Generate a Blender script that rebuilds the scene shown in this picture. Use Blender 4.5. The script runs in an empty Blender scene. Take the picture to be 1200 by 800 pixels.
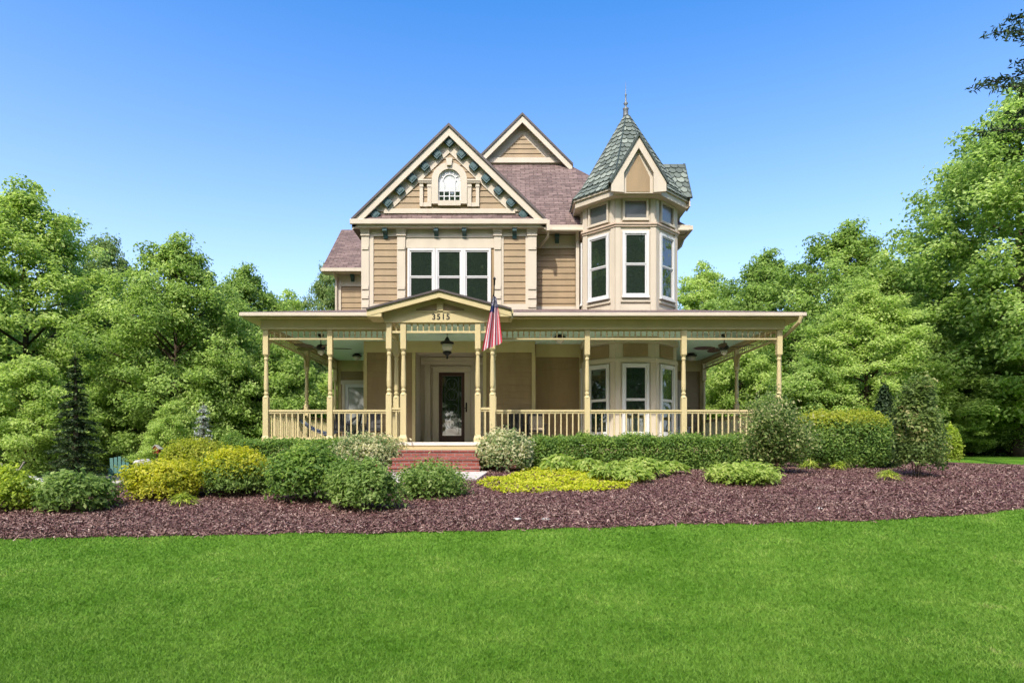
import bpy, bmesh, math, random
import numpy as np
from mathutils import Matrix, Vector

# ------------------------------------------------------------------ camera, sky, sun, exposure
SC = bpy.context.scene
COL = SC.collection
FPX, CX, HY, CZ = 748.0, 600.0, 523.0, 1.6          # focal length and horizon in photo pixels (1200 wide), eye height

cam = bpy.data.cameras.new("camera")
cam.sensor_width = 36.0
cam.lens = FPX / 1200.0 * 36.0
cam.shift_y = (HY - 400.0) / 1200.0
cam.clip_start = 0.05
cam.clip_end = 3000.0
camo = bpy.data.objects.new("camera", cam)
camo.location = (0, 0, CZ)
camo.rotation_euler = (math.radians(90), 0, 0)
COL.objects.link(camo)
SC.camera = camo

SUN_DIR = Vector((-0.27, -0.85, 1.04)).normalized()   # from the ground towards the sun
SUN_EL = math.asin(SUN_DIR.z)
SUN_AZ = math.atan2(SUN_DIR.x, SUN_DIR.y)
world = bpy.data.worlds.new("World")
SC.world = world
world.use_nodes = True
nt = world.node_tree
nt.nodes.clear()
wout = nt.nodes.new("ShaderNodeOutputWorld")
wbg = nt.nodes.new("ShaderNodeBackground")
wsky = nt.nodes.new("ShaderNodeTexSky")
wsky.sky_type = 'NISHITA'
wsky.sun_disc = False
wsky.sun_elevation = SUN_EL
wsky.sun_rotation = SUN_AZ
wsky.air_density = 0.75
wsky.dust_density = 2.2
wsky.ozone_density = 3.0
wbg.inputs["Strength"].default_value = 0.150
whs = nt.nodes.new("ShaderNodeHueSaturation")         # the deep blue of a clear early-summer noon
wtc = nt.nodes.new("ShaderNodeTexCoord"); wsp = nt.nodes.new("ShaderNodeSeparateXYZ"); wmr = nt.nodes.new("ShaderNodeMapRange")
nt.links.new(wtc.outputs["Generated"], wsp.inputs[0]); nt.links.new(wsp.outputs["Z"], wmr.inputs["Value"])
wmr.inputs["From Min"].default_value = 0.12; wmr.inputs["From Max"].default_value = 0.58   # paler towards the horizon
wmr.inputs["To Min"].default_value = 0.85; wmr.inputs["To Max"].default_value = 1.34
nt.links.new(wmr.outputs[0], whs.inputs["Saturation"])
nt.links.new(wsky.outputs[0], whs.inputs["Color"])
nt.links.new(whs.outputs[0], wbg.inputs["Color"])
nt.links.new(wbg.outputs[0], wout.inputs["Surface"])

sl = bpy.data.lights.new("sun", 'SUN')
sl.energy = 2.0
sl.angle = math.radians(1.0)
sl.color = (1.0, 0.95, 0.86)
so = bpy.data.objects.new("sun", sl)
so.rotation_euler = (-SUN_DIR).to_track_quat('-Z', 'Y').to_euler()
COL.objects.link(so)

SC.view_settings.view_transform = 'Standard'
SC.view_settings.look = 'None'
SC.view_settings.gamma = 1.0
SC.view_settings.use_curve_mapping = False
SC.view_settings.exposure = 1.47

# ------------------------------------------------------------------ helpers
def X(px, d): return (px - CX) * d / FPX
def Z(py, d): return CZ + (HY - py) * d / FPX
PI = math.pi

def smooth01(t):
    t = min(1.0, max(0.0, t))
    return t * t * (3 - 2 * t)

def ground(x, y):
    """height of the land: a lawn that climbs to the house and falls off to the left of it"""
    cap = 0.30 + 0.65 * smooth01((x + 11.0) / 4.5)
    s = 0.108 * (y - 6.0)
    if s < 0.25: s = max(0.0, 0.25 * (max(0.0, s + 0.25) / 0.5) ** 2) if s > -0.25 else 0.0
    k = 0.12                                            # soft minimum of slope and cap
    h = max(0.0, k - abs(s - cap)) / k
    return min(s, cap) - h * h * k * 0.25 + 0.22 * smooth01((x - 13.5) / 4) * smooth01((y - 19) / 9)

def on_ground(px, py):
    d = 3.0
    while d < 80:
        if Z(py, d) <= ground(X(px, d), d): return X(px, d), d
        d += 0.02
    return X(px, 80), 80.0

def tag(o, label=None, cat=None, group=None, kind=None):
    if label: o["label"] = label
    if cat: o["category"] = cat
    if group: o["group"] = group
    if kind: o["kind"] = kind
    return o

def empty(name, loc, label, cat, group=None, rz=0.0):
    o = bpy.data.objects.new(name, None)
    o.empty_display_size = 0.2
    o.location = loc
    o.rotation_euler = (0, 0, rz)
    COL.objects.link(o)
    return tag(o, label, cat, group)

class MB:
    """collects shapes and links them as one mesh object"""
    def __init__(self): self.v = []; self.f = []; self.m = []; self.r = []
    def add(self, vs, fs, m=0, rnd=0.5):
        b = len(self.v)
        self.v += [tuple(p) for p in vs]
        for f in fs:
            self.f.append([b + i for i in f]); self.m.append(m); self.r.append(rnd)
        return self
    def poly(self, pts, m=0, rnd=0.5): return self.add(pts, [list(range(len(pts)))], m, rnd)
    def box(self, x0, x1, y0, y1, z0, z1, m=0, rnd=0.5):
        return self.add([(x0,y0,z0),(x1,y0,z0),(x1,y1,z0),(x0,y1,z0),(x0,y0,z1),(x1,y0,z1),(x1,y1,z1),(x0,y1,z1)],
                        [(0,3,2,1),(4,5,6,7),(0,1,5,4),(1,2,6,5),(2,3,7,6),(3,0,4,7)], m, rnd)
    def fbox(self, fr, u0, u1, n0, n1, z0, z1, m=0):
        P = lambda u, n, z: fr(u, n, z)
        return self.add([P(u0,n1,z0),P(u1,n1,z0),P(u1,n0,z0),P(u0,n0,z0),P(u0,n1,z1),P(u1,n1,z1),P(u1,n0,z1),P(u0,n0,z1)],
                        [(0,3,2,1),(4,5,6,7),(0,1,5,4),(1,2,6,5),(2,3,7,6),(3,0,4,7)], m)
    def fprism(self, fr, pts, n0, n1, m=0):
        """polygon (u,z) extruded between n0 and n1 along the outward normal"""
        k = len(pts)
        vs = [fr(u, n1, z) for u, z in pts] + [fr(u, n0, z) for u, z in pts]
        fs = [list(range(k)), list(range(2 * k - 1, k - 1, -1))]
        for i in range(k):
            j = (i + 1) % k
            fs.append((i, i + k, j + k, j))
        return self.add(vs, fs, m)
    def beam(self, a, b, w, h, up=(0, 0, 1), m=0):
        """rectangular bar from a to b"""
        a, b = Vector(a), Vector(b)
        d = (b - a).normalized(); s = d.cross(Vector(up))
        if s.length < 1e-4: s = d.cross(Vector((0, 1, 0)))
        s.normalize(); t = s.cross(d)
        vs = []
        for p in (a, b):
            for i, j in ((-1,-1),(1,-1),(1,1),(-1,1)): vs.append(p + s * (w / 2 * i) + t * (h / 2 * j))
        return self.add(vs, [(0,1,2,3),(7,6,5,4),(0,4,5,1),(1,5,6,2),(2,6,7,3),(3,7,4,0)], m)
    def tube(self, path, radii, n=8, m=0, cap=True):
        if not hasattr(radii, '__len__'): radii = [radii] * len(path)
        pts = [Vector(p) for p in path]
        vs = []; fs = []
        ref = Vector((0.31, 0.17, 0.93))
        for i, p in enumerate(pts):
            d = (pts[min(i + 1, len(pts) - 1)] - pts[max(i - 1, 0)])
            d = d.normalized() if d.length > 1e-9 else Vector((0, 0, 1))
            s = d.cross(ref)
            if s.length < 0.05: s = d.cross(Vector((1, 0, 0)))
            s.normalize(); t = d.cross(s)
            for k in range(n):
                a = 2 * PI * k / n
                vs.append(p + (s * math.cos(a) + t * math.sin(a)) * radii[i])
        for i in range(len(pts) - 1):
            for k in range(n):
                fs.append((i*n+k, i*n+(k+1) % n, (i+1)*n+(k+1) % n, (i+1)*n+k))
        if cap:
            fs.append(list(range(n))[::-1]); fs.append([(len(pts)-1)*n+k for k in range(n)])
        return self.add(vs, fs, m)
    def lathe(self, prof, c, n=12, m=0):
        """profile [(r,z)] turned round the vertical through c"""
        vs = []; fs = []
        for r, z in prof:
            for k in range(n):
                a = 2 * PI * k / n
                vs.append((c[0] + r * math.cos(a), c[1] + r * math.sin(a), c[2] + z))
        for i in range(len(prof) - 1):
            for k in range(n):
                fs.append((i*n+k, i*n+(k+1) % n, (i+1)*n+(k+1) % n, (i+1)*n+k))
        fs.append(list(range(n))[::-1]); fs.append([(len(prof)-1)*n+k for k in range(n)])
        return self.add(vs, fs, m)
    def build(self, name, mats, parent=None, smooth=False, bevel=0.0):
        me = bpy.data.meshes.new(name)
        me.from_pydata(self.v, [], self.f)
        if not isinstance(mats, (list, tuple)): mats = [mats]
        for mm in mats: me.materials.append(mm)
        me.polygons.foreach_set("material_index", self.m)
        at = me.attributes.new("rnd", 'FLOAT', 'FACE')
        at.data.foreach_set("value", self.r)
        uv = me.uv_layers.new(name="UVMap")
        for p in me.polygons:
            n = p.normal
            t = Vector((-n.y, n.x, 0))
            if t.length < 0.02: t = Vector((1, 0, 0))
            t.normalize(); b = n.cross(t)
            for li in p.loop_indices:
                co = me.vertices[me.loops[li].vertex_index].co
                uv.data[li].uv = (co.dot(t), co.dot(b))
        if smooth: me.polygons.foreach_set("use_smooth", [True] * len(me.polygons))
        o = bpy.data.objects.new(name, me)
        COL.objects.link(o)
        link(o, parent)
        if bevel:
            bv = o.modifiers.new("edge", 'BEVEL'); bv.width = bevel; bv.segments = 2; bv.limit_method = 'ANGLE'
        return o

WORLD_BUILT = set()                                   # names of Empties whose parts are built in world coordinates
def link(o, parent):
    if parent is not None:
        o.parent = parent
        if parent.name in WORLD_BUILT:
            o.matrix_parent_inverse = (Matrix.Translation(parent.location) @ parent.rotation_euler.to_matrix().to_4x4()).inverted()

def kids(o): return [c for c in bpy.data.objects if c.parent == o]
def copy_thing(root, loc, rz=0.0, scale=(1, 1, 1), label=None, cat=None, group=None):
    r = root.copy(); COL.objects.link(r)
    r.location = loc; r.rotation_euler = (0, 0, rz); r.scale = scale
    if label: r["label"] = label
    if cat: r["category"] = cat
    if group: r["group"] = group
    elif "group" in r: del r["group"]
    for ch in root["_kids"] if False else KIDS[root.name]:
        c = ch.copy(); COL.objects.link(c); c.parent = r
        for g in KIDS.get(ch.name, []):
            k = g.copy(); COL.objects.link(k); k.parent = c
    return r
KIDS = {}
def register(root):
    KIDS[root.name] = kids(root)
    for c in KIDS[root.name]: KIDS[c.name] = kids(c)

def frame(o, r, n):
    """(u,n,z) -> world, for a wall through o with its horizontal direction r and outward normal n"""
    return lambda u, nn, z: (o[0] + r[0] * u + n[0] * nn, o[1] + r[1] * u + n[1] * nn, z)
def front(y): return frame((0, y), (1, 0), (0, -1))

# ------------------------------------------------------------------ materials
def new_mat(name):
    m = bpy.data.materials.new(name); m.use_nodes = True
    t = m.node_tree; b = t.nodes["Principled BSDF"]
    return m, t, b
def ramp(t, stops):
    r = t.nodes.new("ShaderNodeValToRGB")
    e = r.color_ramp.elements
    while len(e) > 1: e.remove(e[-1])
    e[0].position, e[0].color = stops[0][0], (*stops[0][1], 1)
    for p, c in stops[1:]:
        k = e.new(p); k.color = (*c, 1)
    return r
def paint(name, col, rough=0.55, spec=0.35, var=0.10, scale=3.0, bump=0.02, metal=0.0):
    """painted wood or similar: base colour with slow blotches, fine grain and a little dirt"""
    m, t, b = new_mat(name)
    tc = t.nodes.new("ShaderNodeTexCoord")
    n1 = t.nodes.new("ShaderNodeTexNoise"); n1.inputs["Scale"].default_value = scale; n1.inputs["Detail"].default_value = 6
    n2 = t.nodes.new("ShaderNodeTexNoise"); n2.inputs["Scale"].default_value = scale * 16; n2.inputs["Detail"].default_value = 3
    mp = t.nodes.new("ShaderNodeMapping"); mp.inputs["Scale"].default_value = (1, 1, 0.35)
    t.links.new(tc.outputs["Object"], mp.inputs[0]); t.links.new(mp.outputs[0], n1.inputs["Vector"]); t.links.new(tc.outputs["Object"], n2.inputs["Vector"])
    lo = tuple(c * (1 - var) for c in col); hi = tuple(min(1, c * (1 + var * 0.6)) for c in col)
    r = ramp(t, [(0.3, lo), (0.55, col), (0.75, hi)])
    t.links.new(n1.outputs[0], r.inputs[0])
    t.links.new(r.outputs[0], b.inputs["Base Color"])
    b.inputs["Roughness"].default_value = rough
    b.inputs["Specular IOR Level"].default_value = spec
    b.inputs["Metallic"].default_value = metal
    bp = t.nodes.new("ShaderNodeBump"); bp.inputs["Strength"].default_value = 0.25; bp.inputs["Distance"].default_value = bump
    t.links.new(n2.outputs[0], bp.inputs["Height"]); t.links.new(bp.outputs[0], b.inputs["Normal"])
    return m
def bricks(name, c1, c2, mortar, bw, bh, msize, rough=0.85, offset=0.5, bump=0.02, nvar=0.35):
    m, t, b = new_mat(name)
    uv = t.nodes.new("ShaderNodeUVMap")
    bt = t.nodes.new("ShaderNodeTexBrick")
    bt.inputs["Color1"].default_value = (*c1, 1); bt.inputs["Color2"].default_value = (*c2, 1); bt.inputs["Mortar"].default_value = (*mortar, 1)
    bt.inputs["Scale"].default_value = 1.0
    bt.inputs["Brick Width"].default_value = bw; bt.inputs["Row Height"].default_value = bh
    bt.inputs["Mortar Size"].default_value = msize; bt.inputs["Mortar Smooth"].default_value = 0.2
    bt.offset = offset
    nz = t.nodes.new("ShaderNodeTexNoise"); nz.inputs["Scale"].default_value = 7; nz.inputs["Detail"].default_value = 8
    t.links.new(uv.outputs[0], nz.inputs["Vector"])
    wp = t.nodes.new("ShaderNodeMix"); wp.data_type = 'VECTOR'; wp.inputs[0].default_value = 0.012
    t.links.new(uv.outputs[0], wp.inputs[4]); t.links.new(nz.outputs["Color"], wp.inputs[5])
    t.links.new(wp.outputs[1], bt.inputs["Vector"])
    mx = t.nodes.new("ShaderNodeMix"); mx.data_type = 'RGBA'; mx.blend_type = 'OVERLAY'; mx.inputs[0].default_value = nvar
    t.links.new(bt.outputs["Color"], mx.inputs[6]); t.links.new(nz.outputs[0], mx.inputs[7])
    hs = t.nodes.new("ShaderNodeHueSaturation"); hs.inputs["Saturation"].default_value = 0.95
    t.links.new(mx.outputs[2], hs.inputs["Color"])
    t.links.new(hs.outputs[0], b.inputs["Base Color"])
    b.inputs["Roughness"].default_value = rough; b.inputs["Specular IOR Level"].default_value = 0.2
    bp = t.nodes.new("ShaderNodeBump"); bp.inputs["Strength"].default_value = 0.8; bp.inputs["Distance"].default_value = bump; bp.invert = True
    t.links.new(bt.outputs["Fac"], bp.inputs["Height"]); t.links.new(bp.outputs[0], b.inputs["Normal"])
    return m
def leafy(name, stops, trans=0.5, rough=0.55, spec=0.16):
    """leaf colour chosen per leaf from a ramp; part of the light passes through"""
    m, t, b = new_mat(name)
    a = t.nodes.new("ShaderNodeAttribute"); a.attribute_name = "rnd"
    oi = t.nodes.new("ShaderNodeObjectInfo")
    sub = t.nodes.new("ShaderNodeMath"); sub.operation = 'MULTIPLY_ADD'; sub.inputs[1].default_value = 0.16; sub.inputs[2].default_value = -0.08
    ad = t.nodes.new("ShaderNodeMath"); ad.operation = 'ADD'
    t.links.new(oi.outputs["Random"], sub.inputs[0]); t.links.new(a.outputs["Fac"], ad.inputs[0]); t.links.new(sub.outputs[0], ad.inputs[1])
    r = ramp(t, stops)
    t.links.new(ad.outputs[0], r.inputs[0]); t.links.new(r.outputs[0], b.inputs["Base Color"])
    b.inputs["Roughness"].default_value = rough; b.inputs["Specular IOR Level"].default_value = spec
    tr = t.nodes.new("ShaderNodeBsdfTranslucent")
    hs = t.nodes.new("ShaderNodeHueSaturation"); hs.inputs["Saturation"].default_value = 1.1; hs.inputs["Value"].default_value = 1.5
    t.links.new(r.outputs[0], hs.inputs["Color"]); t.links.new(hs.outputs[0], tr.inputs["Color"])
    mx = t.nodes.new("ShaderNodeMixShader"); mx.inputs[0].default_value = trans
    t.links.new(b.outputs[0], mx.inputs[1]); t.links.new(tr.outputs[0], mx.inputs[2])
    t.links.new(mx.outputs[0], t.nodes["Material Output"].inputs["Surface"])
    return m
def glassy(name, col, rough=0.03):
    m, t, b = new_mat(name)
    b.inputs["Base Color"].default_value = (*col, 1); b.inputs["Roughness"].default_value = rough
    b.inputs["Specular IOR Level"].default_value = 1.0; b.inputs["IOR"].default_value = 1.75
    tc = t.nodes.new("ShaderNodeTexCoord")
    n = t.nodes.new("ShaderNodeTexNoise"); n.inputs["Scale"].default_value = 1.3
    bp = t.nodes.new("ShaderNodeBump"); bp.inputs["Strength"].default_value = 0.3; bp.inputs["Distance"].default_value = 0.05
    t.links.new(tc.outputs["Object"], n.inputs["Vector"]); t.links.new(n.outputs[0], bp.inputs["Height"]); t.links.new(bp.outputs[0], b.inputs["Normal"])
    return m

M_SIDE = paint("tan_siding_paint", (0.272, 0.188, 0.096), var=0.15)
M_TRIM = paint("cream_trim_paint", (0.50, 0.43, 0.33), var=0.07)
M_YEL = paint("cream_trim_yellow_cast", (0.49, 0.40, 0.205), var=0.07)  # same cream trim, with the porch's yellow light cast put into the colour
M_WHITE = paint("white_window_paint", (0.56, 0.55, 0.53), var=0.04, rough=0.4)
M_TEAL = paint("dark_teal_paint", (0.042, 0.088, 0.09), var=0.2)
M_MINT = paint("mint_ceiling_paint", (0.56, 0.73, 0.62), var=0.05)
M_BLACK = paint("black_metal_paint", (0.015, 0.014, 0.014), var=0.2, rough=0.4)
M_BROWN = paint("dark_brown_wood", (0.055, 0.021, 0.014), var=0.25, rough=0.35)
M_EDGE = paint("roof_edge_metal", (0.07, 0.055, 0.05), var=0.2)
M_GREY = paint("weathered_lead", (0.16, 0.17, 0.17), var=0.25, rough=0.5, metal=0.3)
M_ROOF = bricks("brown_asphalt_shingle", (0.112, 0.076, 0.066), (0.200, 0.138, 0.118), (0.07, 0.045, 0.04), 0.30, 0.14, 0.009, nvar=0.7)
M_BRICK = bricks("red_brick", (0.22, 0.050, 0.036), (0.30, 0.085, 0.06), (0.24, 0.17, 0.15), 0.21, 0.075, 0.009)
M_GLASS = glassy("dark_window_glass", (0.016, 0.024, 0.017))
M_GLASSG = glassy("grey_leaded_glass", (0.10, 0.10, 0.10), 0.2)
M_LAMP = paint("frosted_lamp_glass", (0.55, 0.52, 0.46), rough=0.25, var=0.05)
M_BARK = paint("grey_brown_bark", (0.105, 0.078, 0.055), var=0.4, scale=5, bump=0.08, rough=0.9, spec=0.1)
M_STONE = paint("pale_stone", (0.42, 0.39, 0.36), var=0.3, scale=2.5, bump=0.05, rough=0.9)
M_CONC = paint("concrete", (0.46, 0.42, 0.38), var=0.18, scale=2.0, bump=0.02, rough=0.9)
M_PLANK = paint("porch_floor_paint", (0.68, 0.63, 0.52), var=0.15)

def shingle_mat(name, stops):
    m, t, b = new_mat(name)
    a = t.nodes.new("ShaderNodeAttribute"); a.attribute_name = "rnd"
    r = ramp(t, stops)
    tc = t.nodes.new("ShaderNodeTexCoord"); n = t.nodes.new("ShaderNodeTexNoise"); n.inputs["Scale"].default_value = 14; n.inputs["Detail"].default_value = 6
    t.links.new(tc.outputs["Object"], n.inputs["Vector"])
    ad = t.nodes.new("ShaderNodeMath"); ad.operation = 'MULTIPLY_ADD'; ad.inputs[1].default_value = 0.6; ad.inputs[2].default_value = -0.3
    s = t.nodes.new("ShaderNodeMath"); s.operation = 'ADD'
    t.links.new(n.outputs[0], ad.inputs[0]); t.links.new(ad.outputs[0], s.inputs[0]); t.links.new(a.outputs["Fac"], s.inputs[1])
    t.links.new(s.outputs[0], r.inputs[0]); t.links.new(r.outputs[0], b.inputs["Base Color"])
    b.inputs["Roughness"].default_value = 0.75; b.inputs["Specular IOR Level"].default_value = 0.3
    return m
M_GSH = shingle_mat("green_slate_shingle", [(0, (0.075, 0.090, 0.075)), (0.5, (0.135, 0.158, 0.130)), (1, (0.22, 0.245, 0.20))])
M_CHIP = shingle_mat("reddish_bark_mulch_chip", [(0, (0.045, 0.022, 0.019)), (0.35, (0.14, 0.074, 0.060)), (0.75, (0.245, 0.152, 0.125)), (1, (0.42, 0.32, 0.265))])

L_TREE = leafy("maple_leaf", [(0, (0.100, 0.171, 0.034)), (0.45, (0.218, 0.319, 0.074)), (0.8, (0.362, 0.481, 0.132)), (1, (0.561, 0.653, 0.245))])
L_TREE2 = leafy("oak_leaf", [(0, (0.090, 0.145, 0.044)), (0.5, (0.190, 0.274, 0.083)), (1, (0.452, 0.518, 0.210))])
L_TREE3 = leafy("young_poplar_leaf", [(0, (0.132, 0.211, 0.039)), (0.5, (0.315, 0.429, 0.099)), (1, (0.561, 0.649, 0.233))])
L_DARK = leafy("dark_evergreen_leaf", [(0, (0.016, 0.032, 0.012)), (0.6, (0.040, 0.070, 0.024)), (1, (0.09, 0.13, 0.045))], trans=0.15)
L_HOSTA = leafy("pale_green_perennial_leaf", [(0, (0.146, 0.233, 0.041)), (0.5, (0.302, 0.403, 0.086)), (1, (0.493, 0.551, 0.180))])
L_SHRUB = leafy("green_shrub_leaf", [(0, (0.070, 0.124, 0.028)), (0.45, (0.169, 0.255, 0.062)), (0.8, (0.305, 0.408, 0.123)), (1, (0.520, 0.581, 0.257))])
L_LIME = leafy("lime_shrub_leaf", [(0, (0.169, 0.235, 0.036)), (0.5, (0.340, 0.437, 0.062)), (1, (0.594, 0.622, 0.126))])
L_GOLD = leafy("golden_leaf", [(0, (0.134, 0.198, 0.026)), (0.35, (0.347, 0.374, 0.039)), (0.75, (0.582, 0.561, 0.078)), (1, (0.739, 0.671, 0.221))])
L_VARI = leafy("cream_edged_leaf", [(0, (0.077, 0.143, 0.048)), (0.35, (0.176, 0.253, 0.097)), (0.55, (0.462, 0.462, 0.242)), (1, (0.682, 0.638, 0.436))])
L_BOX = leafy("boxwood_leaf", [(0, (0.072, 0.134, 0.038)), (0.5, (0.157, 0.258, 0.060)), (1, (0.313, 0.412, 0.096))])
L_YTOP = leafy("yellow_green_leaf", [(0, (0.16, 0.22, 0.03)), (0.5, (0.33, 0.37, 0.05)), (1, (0.52, 0.51, 0.12))])  # yellower leaf, used for a whole shrub and for a clipped top
L_CREEP = leafy("chartreuse_creeper_leaf", [(0, (0.242, 0.319, 0.024)), (0.5, (0.462, 0.506, 0.036)), (1, (0.616, 0.605, 0.097))])
L_SPRUCE = leafy("blue_spruce_needle", [(0, (0.16, 0.20, 0.17)), (0.5, (0.34, 0.38, 0.35)), (1, (0.56, 0.58, 0.54))], trans=0.1)
L_PURP = leafy("glossy_camellia_leaf", [(0, (0.054, 0.085, 0.024)), (0.5, (0.132, 0.195, 0.057)), (0.85, (0.248, 0.312, 0.099)), (1, (0.465, 0.416, 0.198))])

# ------------------------------------------------------------------ leaf meshes
def unit(a): return a / np.maximum(np.linalg.norm(a, axis=1, keepdims=True), 1e-9)
def leaf_mesh(name, P, N, L, W, rnd, mats, midx=None, fold=0.22, rng=None, T=None):
    n = len(P)
    rng = rng or np.random.default_rng(1)
    N = unit(N)
    if T is None: T = rng.normal(size=(n, 3))
    T = unit(T - N * (T * N).sum(1, keepdims=True))
    B = np.cross(N, T)
    L = np.broadcast_to(L, (n,))[:, None]; W = np.broadcast_to(W, (n,))[:, None]
    V = np.empty((n, 4, 3))
    V[:, 0] = P - T * L * 0.5
    V[:, 1] = P + B * W * 0.5 + N * W * fold + T * L * 0.05
    V[:, 2] = P + T * L * 0.5 - N * L * 0.12
    V[:, 3] = P - B * W * 0.5 + N * W * fold + T * L * 0.05
    return quads_mesh(name, V, rnd, mats, midx)
def quads_mesh(name, V, rnd, mats, midx=None):
    n, k = V.shape[0], V.shape[1]
    me = bpy.data.meshes.new(name)
    me.vertices.add(n * k); me.vertices.foreach_set("co", V.reshape(-1).astype(np.float32))
    me.loops.add(n * k); me.loops.foreach_set("vertex_index", np.arange(n * k, dtype=np.int32))
    me.polygons.add(n); me.polygons.foreach_set("loop_start", np.arange(0, n * k, k, dtype=np.int32))
    if not isinstance(mats, (list, tuple)): mats = [mats]
    for m in mats: me.materials.append(m)
    if midx is not None: me.polygons.foreach_set("material_index", np.asarray(midx, dtype=np.int32))
    a = me.attributes.new("rnd", 'FLOAT', 'FACE'); a.data.foreach_set("value", np.asarray(rnd, dtype=np.float32))
    me.update(calc_edges=True)
    return me
def mesh_obj(name, me, parent=None):
    o = bpy.data.objects.new(name, me); COL.objects.link(o); link(o, parent); return o

# ================================================================== THE LAND
def axis(dense0, dense1, step, far0, far1):
    a = list(np.arange(dense0, dense1 + 1e-6, step)); s = step
    p = dense1
    while p < far1: s *= 1.35; p += s; a.append(p)
    s = step; p = dense0
    while p > far0: s *= 1.35; p -= s; a.insert(0, p)
    return a
gx = axis(-24, 26, 0.5, -700, 700); gy = axis(-6, 34, 0.4, -500, 1500)
V = [(x, y, ground(x, y)) for y in gy for x in gx]
nx = len(gx)
Fc = [(j*nx+i, j*nx+i+1, (j+1)*nx+i+1, (j+1)*nx+i) for j in range(len(gy)-1) for i in range(nx-1)]
m, t, b = new_mat("lawn_soil_and_grass")
tc = t.nodes.new("ShaderNodeTexCoord")
n1 = t.nodes.new("ShaderNodeTexNoise"); n1.inputs["Scale"].default_value = 0.7; n1.inputs["Detail"].default_value = 5
n2 = t.nodes.new("ShaderNodeTexNoise"); n2.inputs["Scale"].default_value = 22; n2.inputs["Detail"].default_value = 6
t.links.new(tc.outputs["Object"], n1.inputs["Vector"]); t.links.new(tc.outputs["Object"], n2.inputs["Vector"])
r1 = ramp(t, [(0.3, (0.07, 0.17, 0.012)), (0.7, (0.12, 0.24, 0.022))])
r2 = ramp(t, [(0.3, (0.45, 0.5, 0.4)), (0.7, (1.2, 1.15, 1.2))])
t.links.new(n1.outputs[0], r1.inputs[0]); t.links.new(n2.outputs[0], r2.inputs[0])
mx = t.nodes.new("ShaderNodeMix"); mx.data_type = 'RGBA'; mx.blend_type = 'MULTIPLY'; mx.inputs[0].default_value = 1
t.links.new(r1.outputs[0], mx.inputs[6]); t.links.new(r2.outputs[0], mx.inputs[7]); t.links.new(mx.outputs[2], b.inputs["Base Color"])
b.inputs["Roughness"].default_value = 0.9; b.inputs["Specular IOR Level"].default_value = 0.1
bp = t.nodes.new("ShaderNodeBump"); bp.inputs["Distance"].default_value = 0.04; bp.inputs["Strength"].default_value = 0.7
t.links.new(n2.outputs[0], bp.inputs["Height"]); t.links.new(bp.outputs[0], b.inputs["Normal"])
M_LAWN = m
lawn = MB(); lawn.v = V; lawn.f = Fc; lawn.m = [0]*len(Fc); lawn.r = [0.5]*len(Fc)
lo = lawn.build("lawn", M_LAWN, smooth=True); tag(lo, kind="structure")

# mulch bed: front edge traced on the ground, back edge under the house and along the right-hand lawn
edge_px = [(-260, 640), (-120, 636), (0, 632), (60, 630.5), (150, 630), (230, 627), (300, 627.5), (370, 624), (450, 626), (520, 623), (600, 621.5), (680, 619),
           (750, 617), (830, 614), (900, 613.5), (960, 612), (1000, 611), (1060, 608.5), (1100, 606), (1150, 602), (1200, 597), (1290, 588), (1400, 576)]
edge_w = [on_ground(px, py) for px, py in edge_px]
ex = [p[0] for p in edge_w]; ey = [p[1] for p in edge_w]
wob = lambda x: 0.035 * math.sin(x * 3.1) + 0.025 * math.sin(x * 7.7 + 1) + 0.015 * math.sin(x * 17.3)
def bed_front(x): return float(np.interp(x, ex, ey)) + wob(x)
BX0, BX1 = ex[0], 21.5
def bed_back(x):
    return float(np.interp(x, [-12, -8.5, -7.2, -6.8, 7.6, 8.2, 10, 14, 15.1, 15.8, 21.5], [11.5, 13.5, 15.5, 17.3, 17.3, 20, 26, 27, 26, 19.3, 17]))
cols = np.arange(BX0, BX1, 0.2); rows = 40
bv = []; bf = []
for x in cols:
    a, c = bed_front(x), max(bed_front(x) + 0.3, bed_back(x))
    for j in range(rows + 1):
        y = a + (c - a) * j / rows
        e = min(1.0, (y - a) / 0.35)
        bv.append((x, y, ground(x, y) + 0.012 + 0.045 * e + 0.02 * math.sin(x * 2.3 + y * 3.1) * e))
for i in range(len(cols) - 1):
    for j in range(rows): bf.append((i*(rows+1)+j, (i+1)*(rows+1)+j, (i+1)*(rows+1)+j+1, i*(rows+1)+j+1))
m, t, b = new_mat("mulch_soil")
tc = t.nodes.new("ShaderNodeTexCoord"); n2 = t.nodes.new("ShaderNodeTexVoronoi"); n2.inputs["Scale"].default_value = 26
t.links.new(tc.outputs["Object"], n2.inputs["Vector"])
r2 = ramp(t, [(0, (0.035, 0.015, 0.016)), (0.5, (0.10, 0.045, 0.045)), (1, (0.20, 0.105, 0.10))])
sp = t.nodes.new("ShaderNodeSeparateColor"); t.links.new(n2.outputs["Color"], sp.inputs[0]); t.links.new(sp.outputs[0], r2.inputs[0])
t.links.new(r2.outputs[0], b.inputs["Base Color"]); b.inputs["Roughness"].default_value = 0.95; b.inputs["Specular IOR Level"].default_value = 0.1
bp = t.nodes.new("ShaderNodeBump"); bp.inputs["Distance"].default_value = 0.03; t.links.new(n2.outputs["Distance"], bp.inputs["Height"]); t.links.new(bp.outputs[0], b.inputs["Normal"])
bed = MB(); bed.v = bv; bed.f = bf; bed.m = [0]*len(bf); bed.r = [0.5]*len(bf)
tag(bed.build("mulch_bed", m, smooth=True), kind="structure")

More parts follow.
